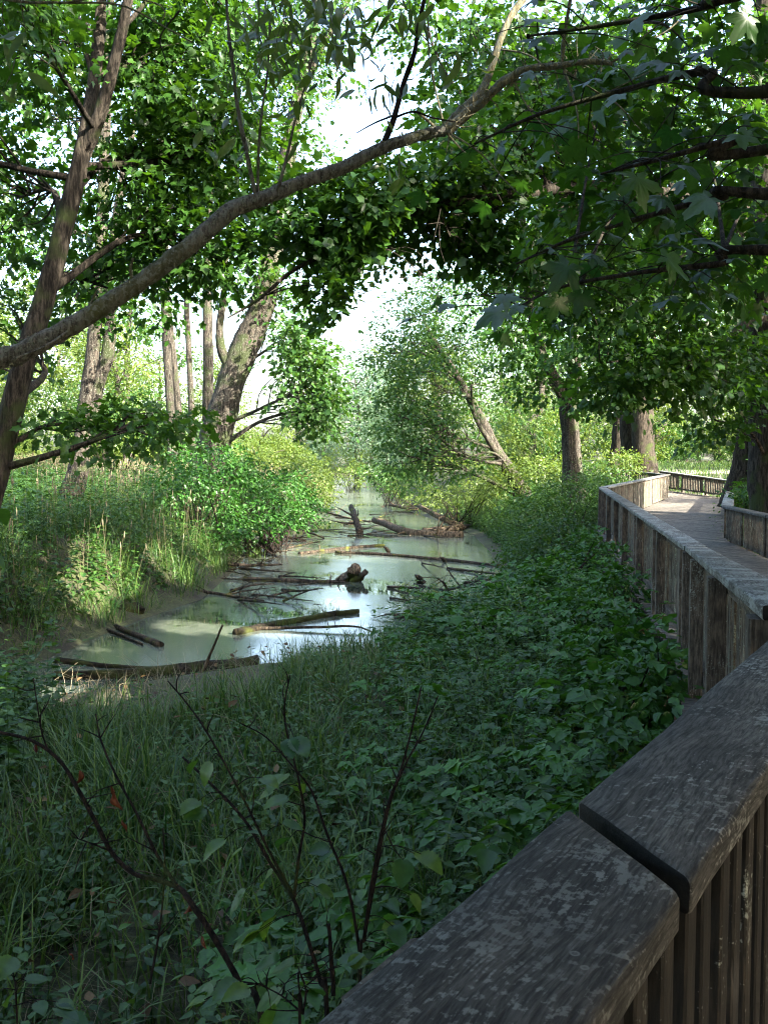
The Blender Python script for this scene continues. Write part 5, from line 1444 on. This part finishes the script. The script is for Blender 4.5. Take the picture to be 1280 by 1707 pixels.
# ------------------------------------------------------------------ logs, snags and dead branches in the pond
def wlog(name, label, pts, r0, r1, mat, seed=0, twigs=0, group=None, tl=0.5, bend=0.0, cat="log", zoff=0.02, rough=0.10):
    """dead timber lying on the water; pts: photograph pixels at water level, optional height in metres"""
    W_ = []
    for p in pts:
        q = PG(p[0], p[1], ZW)
        q[2] = ZW + zoff + (p[2] if len(p) > 2 else 0)
        if len(p) > 2:
            q[2] = ZW + zoff + p[2]
            b = PG(p[0], p[1], ZW)
            # keep the pixel by moving along the ray to that height
            b2 = PG(p[0], p[1], ZW + p[2])
            q = b2 + (0, 0, zoff)
        W_.append(q)
    g = np.random.default_rng(seed)
    base = W_[0]
    t = thing(name, label, cat, base, group)
    path = spline(W_, 6)
    wig = np.cumsum(g.normal(0, 1, path.shape), 0) * (0.5, 0.5, 0.12)
    wig -= np.linspace(0, 1, len(path))[:, None] * wig[-1]
    path = path + wig * 0.28 * max(r0, r1)
    MB().add(*tube(path, list(np.linspace(r0, r1, 6)), 9, raw=True, rough=rough, seed=seed)).build("stem", M[mat], t)
    for q in range(twigs):
        i = int(g.uniform(0.1, 0.95) * (len(path) - 1))
        s = path[i]
        dv = unit(g.normal(0, 1, 3) * (1, 0.8, 0.45) + (0, 0, 0.35))
        L = tl * g.uniform(0.4, 1.2)
        m_ = s + dv * L * 0.5 + g.normal(0, 0.08, 3) * L
        e = s + dv * L + g.normal(0, 0.12, 3) * L
        e[2] = max(e[2], ZW + 0.01); m_[2] = max(m_[2], ZW + 0.01)
        lm = MB().add(*tube([s, m_, e], [min(r1, r0) * 0.45 + 0.003, min(r1, r0) * 0.3 + 0.002, 0.003], 5, 4))
        for z_ in range(2):
            f = m_ + unit(g.normal(0, 1, 3)) * L * 0.3
            f[2] = max(f[2], ZW + 0.01)
            lm.add(*tube([m_, (m_ + f) / 2, f], [0.006, 0.004, 0.002], 4, 2))
        lm.build("twig", M[mat], t)
    return t
wlog("log", "long mossy log lying along the near shore", [(90, 1132), (200, 1130), (320, 1120), (430, 1106)], 0.06, 0.085, 'mossy', 1, zoff=0.04, rough=0.16)
wlog("branch", "thin half-sunk branch just behind the long mossy log", [(95, 1104), (170, 1112), (250, 1116)], 0.05, 0.02, 'mossy', 2, cat="branch")
wlog("log", "yellow-mossed log island with grass tufts in the bright water", [(392, 1058), (440, 1046), (500, 1036), (560, 1026), (598, 1022)], 0.075, 0.055, 'mossy', 3, rough=0.2)
wlog("branch", "bent branch trailing below the mossy log island", [(410, 1050), (520, 1048, 0.03), (590, 1046, 0.06), (622, 1056)], 0.03, 0.012, 'log', 4, 4, tl=0.4, cat="branch")
wlog("log", "long thin log leading to the broken stump", [(408, 968), (470, 970), (540, 972), (580, 968)], 0.09, 0.05, 'log', 5, 6, tl=0.8)
wlog("stump", "broken tan stump standing out of mid pond", [(566, 972, -0.1), (585, 960, 0.12), (592, 949, 0.3)], 0.20, 0.13, 'snag', 6, cat="stump", rough=0.25)
wlog("stump", "smaller dark stump leaning beside the tan one", [(588, 972, -0.05), (602, 962, 0.12), (611, 953, 0.25)], 0.10, 0.06, 'log', 7, cat="stump", rough=0.25)
wlog("log", "thin log slanting away above the broken stump", [(500, 924), (570, 916), (640, 910)], 0.07, 0.05, 'log', 8, 3, tl=0.5)
wlog("log", "longest thin log reaching from mid pond to the right bank", [(560, 922), (640, 926), (740, 935), (835, 945)], 0.06, 0.05, 'log', 9, 3, tl=0.4)
wlog("log", "thick log with a raised end pointing at the far channel", [(625, 868, 0.25), (665, 882, 0.15), (710, 893), (770, 895)], 0.13, 0.20, 'snag', 10, 5, tl=0.9)
wlog("log", "heavy log lying against the right bank", [(705, 886), (760, 884), (810, 880)], 0.14, 0.20, 'log', 11, 4, tl=0.9)
wlog("branch", "forked branch propped high against the right bank", [(700, 846, 0.8), (730, 862, 0.5), (770, 880, 0.1)], 0.10, 0.14, 'snag', 12, 4, tl=0.8, cat="branch")
wlog("snag", "dark snag jutting up before the far channel", [(584, 846, 0.9), (592, 866, 0.5), (600, 890)], 0.11, 0.15, 'log', 13, 4, tl=1.1, cat="snag")
wlog("branch", "bare branch sprawling across the far channel", [(508, 842, 0.5), (550, 856, 0.4), (600, 868, 0.2), (640, 872)], 0.06, 0.03, 'log', 14, 9, tl=1.2, cat="branch")
wlog("snag", "small pointed snag right of mid pond", [(706, 974, -0.05), (700, 966, 0.12), (694, 960, 0.22)], 0.09, 0.03, 'log', 15, cat="snag", rough=0.2)
wlog("snag", "tiny snag near the right end of the longest log", [(742, 938, -0.03), (738, 932, 0.1), (733, 929, 0.15)], 0.06, 0.02, 'log', 16, cat="snag", rough=0.2)
wlog("snag", "tiny snag near the left end of the longest log", [(648, 922, -0.03), (645, 916, 0.1), (640, 913, 0.15)], 0.07, 0.03, 'log', 17, cat="snag", rough=0.2)
wlog("branch", "dark branch pile reaching off the left bank, lowest arm", [(300, 985, 0.15), (350, 990), (400, 998), (440, 1003)], 0.05, 0.02, 'log', 18, 10, tl=0.7, cat="branch")
wlog("branch", "dark branch reaching off the left bank towards the stump", [(350, 940, 0.2), (410, 944, 0.1), (470, 942, 0.05)], 0.06, 0.025, 'log', 19, 12, tl=0.9, cat="branch")
wlog("branch", "dark branch under the round bush on the left bank", [(390, 885, 0.4), (450, 890, 0.2), (510, 902)], 0.09, 0.035, 'log', 20, 12, tl=1.2, cat="branch")
wlog("branch", "upper dark branch from the round bush to the channel", [(420, 870, 0.5), (480, 876, 0.3), (540, 898)], 0.07, 0.03, 'log', 21, 10, tl=1.2, cat="branch")
wlog("branch", "tangled twigs at the left shore beside the small grass tuft", [(380, 915, 0.2), (430, 915, 0.1), (490, 908)], 0.05, 0.02, 'log', 22, 12, tl=0.9, cat="branch")
wlog("log", "short mossy log wedged into the left shore", [(150, 1034, 0.05), (190, 1026, 0.10), (232, 1016, 0.12)], 0.10, 0.14, 'mossy', 23, rough=0.15)
wlog("branch", "dark stick poking out from the short mossy log", [(192, 1046), (230, 1062), (268, 1078)], 0.045, 0.06, 'log', 24, cat="branch")
wlog("branch", "thinner dark stick lying left of the other stick", [(180, 1052), (205, 1062), (238, 1076)], 0.03, 0.02, 'log', 25, cat="branch")
wlog("branch", "bare dark branches heaped at the right shore", [(740, 1000, 0.3), (780, 1000, 0.35), (825, 1015, 0.25)], 0.05, 0.04, 'log', 26, 18, tl=0.8, cat="branch")
wlog("branch", "arched dead branch at the right shore", [(690, 965 + 10, 0.1), (740, 985, 0.2), (800, 975, 0.5), (825, 990, 0.2)], 0.02, 0.03, 'log', 27, 8, tl=0.5, cat="branch")
wlog("log", "dark log half hidden at the lower right shore", [(660, 1030), (720, 1026), (790, 1020)], 0.06, 0.08, 'log', 28, 6, tl=0.5)
wlog("branch", "brown debris line below the sunlit leaning tree", [(650, 842, 0.2), (700, 850, 0.1), (760, 846, 0.3)], 0.10, 0.06, 'snag', 29, 14, tl=1.5, cat="branch")
wlog("branch", "brown twigs at the left side of the far channel", [(500, 858, 0.2), (530, 852, 0.1), (570, 862)], 0.08, 0.03, 'snag', 30, 10, tl=1.2, cat="branch")
wlog("stick", "broken reddish stick leaning up in front of the mossy log", [(335, 1128, -0.02), (355, 1085, 0.35), (371, 1045, 0.75)], 0.022, 0.015, 'snag', 31, cat="stick")
dg = np.random.default_rng(909)
for lab, grp, n, (x0, x1, y0, y1), tw in [("thin dark dead branch among the tangle off the left bank", "dead branches off the left bank", 20, (370, 530, 880, 1005), 5), ("thin dead branch in the tangle across the far channel", "dead branches across the far channel", 14, (500, 660, 838, 895), 5),
                                      ("thin dead branch caught along the right shore", "dead branches along the right shore", 14, (690, 830, 865, 1030), 5)]:
    for q in range(n):
        px, py = dg.uniform(x0, x1), dg.uniform(y0, y1)
        sc_ = (py - 762) / 200.0
        a = dg.normal(0, 0.35)
        L_ = dg.uniform(25, 75) * sc_
        wlog("branch", lab, [(px - L_ * math.cos(a), py - L_ * 0.35 * math.sin(a)), (px, py + dg.normal(0, 2), dg.uniform(0.02, 0.12)), (px + L_ * math.cos(a), py + L_ * 0.35 * math.sin(a), dg.uniform(0, 0.3))], dg.uniform(0.015, 0.04), 0.008, 'log', 700 + q, tw, grp, 0.5, cat="branch")
# mossy grass tufts
def tuft(label, px, py, n, h, z=ZW, name="grass_tuft", mat='grass', w=0.004, spread=0.12, group=None):
    g = np.random.default_rng(int(px + py))
    p = PG(px, py, z)
    mb = MB()
    x = p[0] + g.normal(0, spread, n); y = p[1] + g.normal(0, spread * 0.6, n)
    grass(mb, g, x, y, g.uniform(0.4, 1.0, n) * h, np.full(n, w), 0.8, np.full(n, p[2]), g.uniform(0.4, 1, n))
    o = mb.build(name, M[mat], None, base=p)
    return tag(o, label, "grass tuft", group)
tuft("grass tuft at the left end of the mossy log island", 450, 1042, 120, 0.24, spread=0.22)
tuft("darker grass tuft in the middle of the mossy log island", 528, 1028, 120, 0.28)
tuft("small grass tuft at the right part of the mossy log island", 565, 1024, 40, 0.22, spread=0.05)
tuft("bright sunlit grass tuft by the left shore branches", 425, 930, 120, 0.5, spread=0.12)
tuft("thin grass tuft on the thin slanting log", 635, 908, 40, 0.4, spread=0.07)
for q, (px, py) in enumerate([(500, 1085), (470, 1095), (560, 1080), (610, 1072), (650, 1060), (700, 1045), (540, 1095), (590, 1088)]):
    tuft("sparse sedge stalks standing in the near shallows", px, py, 26, 0.4, w=0.003, spread=0.22, group="sedge stalks along the near shallows")

# ------------------------------------------------------------------ foreground saplings
def leaf_big(v):
    """broad toothed sapling leaf"""
    n = 19
    xs = np.linspace(0, 1, n)
    V, T = [], []
    for i, x in enumerate(xs):
        wd = 0.36 * math.sin(math.pi * min(1, x ** 0.75)) ** 0.8 * (1 + (0.12 if i % 2 else -0.06)) if 0 < i < n - 1 else 0.0
        z = -0.20 * x * x * (1 + 0.3 * v) + 0.02 * math.sin(8 * x + v)
        V += [(x, wd, z + 0.18 * wd), (x, 0.5 * wd, z + 0.06 * wd), (x, 0, z - 0.01), (x, -0.5 * wd, z + 0.06 * wd), (x, -wd, z + 0.18 * wd)]
    for i in range(n - 1):
        for j in range(4):
            a, b, c_, d_ = i * 5 + j, i * 5 + j + 1, (i + 1) * 5 + j + 1, (i + 1) * 5 + j
            T += [(a, b, c_), (a, c_, d_)]
    return mesh_data("sapling_leaf", V, T, M['shrub'], np.full(len(V), 0.05 + 0.3 * v))
lbig = [leaf_big(v) for v in range(4)]
dead_me = []
for v in range(3):
    n = 12
    V, T = [], []
    for i in range(n):
        x = i / (n - 1)
        wd = 0.22 * math.sin(math.pi * x) + 0.01
        for j in range(5):
            a = (j - 2) * 0.9 + 0.7 * math.sin(4 * x + v)
            V.append((x + 0.05 * math.sin(7 * x + j), wd * math.sin(a) * 0.9, wd * math.cos(a) * 0.7 + 0.1 * math.sin(5 * x + v)))
    for i in range(n - 1):
        for j in range(4):
            a, b, c_, d_ = i * 5 + j, i * 5 + j + 1, (i + 1) * 5 + j + 1, (i + 1) * 5 + j
            T += [(a, b, c_), (a, c_, d_)]
    dead_me.append(mesh_data("dead_leaf", V, T, M['dead'], np.full(len(V), 0.3 * v)))

def sapling(label, stems, leafs, dead=(), base_px=None):
    b = path_px([stems[0][0][0]])[0]
    gz = float(ground_z(b[0], b[1]))
    t = thing("sapling", label, "sapling", (b[0], b[1], gz))
    first = True
    cen = []
    for pts, r0, r1 in stems:
        pp_ = path_px(pts)
        if first:
            pp_ = [np.array((b[0] + 0.03, b[1] + 0.02, gz - 0.05))] + pp_
            first = False
        cen.append(spline(pp_, 6))
        sm_ = MB().add(*stick(pp_, r0 * 0.68, r1 * 0.68, 7, 5, 0.09, abs(int(pts[0][0]))))
        gs = np.random.default_rng(abs(int(pts[0][0])) + 3)
        for q in range(7):
            i = int(gs.uniform(0.25, 0.97) * (len(cen[-1]) - 1))
            a_ = cen[-1][i]; e_ = a_ + unit(gs.normal(0, 1, 3) + (0, 0, 0.9)) * gs.uniform(0.015, 0.11)
            sm_.add(*tube([a_, (a_ + e_) / 2 + gs.normal(0, 0.006, 3), e_], [0.0022, 0.0018, 0.0008], 4, 3))
        sm_.build("stem", M['stem'], t)
    g = np.random.default_rng(abs(int(stems[0][0][0][0])))
    allc = np.vstack(cen)
    for (px, py, d, s, ax, az) in leafs:
        p = P(px, py, d)
        q = allc[int(np.argmin(np.linalg.norm(allc - p, axis=1)))]
        if np.linalg.norm(p - q) > 0.13:
            p = q + unit(p - q) * 0.13
        dv = unit(p - q) * 0.9 + np.array((ax * 0.5, g.normal(-0.1, 0.3), az - 0.1))
        nv = np.array((g.normal(0, 0.2), -0.12 + g.normal(0, 0.2), 1.0))
        lo = place_leaf("leaf", lbig[int(g.integers(4))], t, p, dv, nv, s * 0.72)
        pt = MB().add(*tube([p + unit(dv) * 0.006, (p + q) / 2 + (0, 0, 0.012), q], [0.0012, 0.0015, 0.0018], 3, 3)).build("petiole", M['stem'], t)
        pt.parent = lo
        pt.matrix_parent_inverse = lo.matrix_basis.inverted()
    for (px, py, d, s) in dead:
        p = P(px, py, d)
        place_leaf("dead_leaf", dead_me[int(g.integers(3))], t, p, (g.normal(0, .5), g.normal(0, .4), -1), (g.normal(0, 1), g.normal(-0.4, 0.8), 0.1), s * g.uniform(0.6, 1.0))
    return t
sapling("dark bare sapling arching to the lower left with withered red leaves",
        [([(440, 1740, 2.5), (400, 1640, 2.55), (352, 1555, 2.6), (322, 1510, 2.62), (300, 1482, 2.65), (262, 1466, 2.68), (222, 1455, 2.7), (186, 1420, 2.72), (160, 1370, 2.74), (130, 1315, 2.76), (100, 1268, 2.78), (55, 1235, 2.8), (-10, 1218, 2.82)], 0.014, 0.007),
         ([(298, 1480, 2.65), (265, 1430, 2.7), (225, 1350, 2.75), (190, 1285, 2.8), (168, 1230, 2.85), (160, 1190, 2.9)], 0.008, 0.003),
         ([(82, 1254, 2.79), (70, 1220, 2.8), (62, 1170, 2.8), (56, 1130, 2.8)], 0.004, 0.002),
         ([(184, 1418, 2.72), (150, 1405, 2.7), (122, 1395, 2.7)], 0.004, 0.002),
         ([(250, 1640, 2.6), (258, 1600, 2.62), (270, 1520, 2.66), (275, 1440, 2.7), (272, 1380, 2.7)], 0.006, 0.003)],
        [], [(133, 1284, 2.76, 0.09), (183, 1312, 2.78, 0.085), (205, 1366, 2.78, 0.055), (62, 1238, 2.8, 0.05), (320, 1508, 2.62, 0.055), (336, 1560, 2.6, 0.05), (306, 1490, 2.64, 0.05), (115, 1590, 2.6, 0.03)])
gl = np.random.default_rng(8)
def lf(pts, d=2.9, s=0.13):
    out = []
    for (px, py, ax) in pts:
        for j in range(2):
            out.append((px + gl.normal(0, 14), py + gl.normal(0, 7), d + gl.normal(0, .08), s * gl.uniform(0.65, 1.1), ax + (j - 1) * 0.9 + gl.normal(0, .2), gl.normal(-0.12, 0.15)))
    return out
sapling("leafy sapling with dark forked stems in the middle foreground",
        [([(545, 1690, 2.75), (535, 1640, 2.78), (515, 1570, 2.8), (490, 1500, 2.85), (455, 1445, 2.9), (420, 1385, 2.92), (390, 1345, 2.95), (345, 1300, 3.0), (305, 1262, 3.05)], 0.012, 0.005),
         ([(490, 1500, 2.85), (498, 1430, 2.85), (508, 1365, 2.9), (498, 1300, 2.9), (480, 1230, 2.95), (474, 1180, 2.95), (484, 1125, 3.0)], 0.008, 0.003),
         ([(492, 1495, 2.85), (460, 1440, 2.8), (430, 1380, 2.8), (395, 1310, 2.8), (345, 1220, 2.85), (310, 1170, 2.9), (280, 1135, 2.9)], 0.007, 0.003),
         ([(556, 1660, 2.72), (552, 1600, 2.75), (548, 1540, 2.75)], 0.010, 0.008)],
        lf([(500, 1300, 1), (470, 1320, -1), (345, 1350, -0.5), (420, 1300, 0.5), (455, 1395, -1), (400, 1500, -0.8), (500, 1370, 1), (380, 1410, -0.7), (520, 1480, 0.8), (480, 1240, 0.8), (440, 1540, -0.8), (340, 1270, 0.6), (350, 1600, -0.5), (430, 1650, -0.8), (500, 1455, -0.9), (470, 1600, -0.6)]))
sapling("sapling with upright paired stems just left of the cap boards",
        [([(600, 1640, 2.9), (608, 1560, 2.9), (622, 1480, 2.95), (640, 1380, 3.0), (655, 1320, 3.05), (672, 1270, 3.1), (690, 1200, 3.1), (702, 1145, 3.15)], 0.011, 0.004),
         ([(656, 1318, 3.05), (678, 1270, 3.05), (705, 1220, 3.05), (730, 1160, 3.05)], 0.006, 0.003),
         ([(606, 1570, 2.9), (625, 1440, 2.85), (650, 1330, 2.9), (668, 1290, 2.95)], 0.008, 0.004),
         ([(602, 1600, 2.9), (580, 1480, 2.95), (545, 1390, 3.0), (520, 1320, 3.05), (490, 1280, 3.05), (445, 1230, 3.1), (400, 1205, 3.1)], 0.008, 0.003)],
        lf([(720, 1420, 0.6), (690, 1440, -0.6), (640, 1540, 0.7), (660, 1600, 0.8), (600, 1530, -0.7), (700, 1490, 0.5), (560, 1420, -0.6)], 2.95, 0.12))
lowl = []
sapling("low broad-leaved plant at the very bottom beside the railing", [([(500, 1720, 2.3), (505, 1690, 2.3), (510, 1650, 2.35), (500, 1620, 2.4)], 0.006, 0.003), ([(505, 1690, 2.3), (470, 1660, 2.32), (430, 1640, 2.35)], 0.004, 0.002)],
        lf([(510, 1640, 0.7), (460, 1670, -0.8), (420, 1640, -0.6), (380, 1660, -0.7), (330, 1680, -0.5), (300, 1650, 0.5), (560, 1610, 0.6)], 2.35, 0.12))
sapling("pale green leafed seedling at the lower left corner", [([(30, 1720, 2.6), (28, 1660, 2.62), (20, 1600, 2.65)], 0.005, 0.002)],
        lf([(20, 1595, -0.5), (30, 1620, 0.6), (90, 1680, 0.6), (120, 1690, 0.4), (10, 1650, -0.6)], 2.6, 0.12))
sapling("single leafy twig drooping in at the left edge above the nettles", [([(-90, 930, 3.4), (-60, 900, 3.4), (-30, 880, 3.4), (-5, 868, 3.4)], 0.004, 0.002)],
        [(-8, 850, 3.4, 0.15, 0.25, -0.95), (-20, 905, 3.4, 0.17, 0.95, -0.1), (-30, 890, 3.4, 0.13, -0.3, -0.8)])

# ------------------------------------------------------------------ thin humid air over the whole place
HAZE = 0.0
if HAZE:
    a, b = np.array((-760.0, -340.0, -4.0)), np.array((760.0, 1500.0, 40.0))
    V = [(x, y, z) for z in (a[2], b[2]) for y in (a[1], b[1]) for x in (a[0], b[0])]
    Q = [(0, 2, 3, 1), (4, 5, 7, 6), (0, 1, 5, 4), (2, 6, 7, 3), (0, 4, 6, 2), (1, 3, 7, 5)]
    hm, nt, out = new_mat("haze")
    pv = N(nt, "ShaderNodeVolumePrincipled", i_Density=HAZE, i_Anisotropy=0.2)
    pv.inputs["Color"].default_value = (0.93, 0.97, 1.0, 1)
    nt.links.new(pv.outputs[0], out.inputs["Volume"])
    hz = mk("haze", V, Q, hm, smooth=False)
    hz["kind"] = "stuff"
    hz["label"] = "thin pale haze hanging in the air over the whole pond"
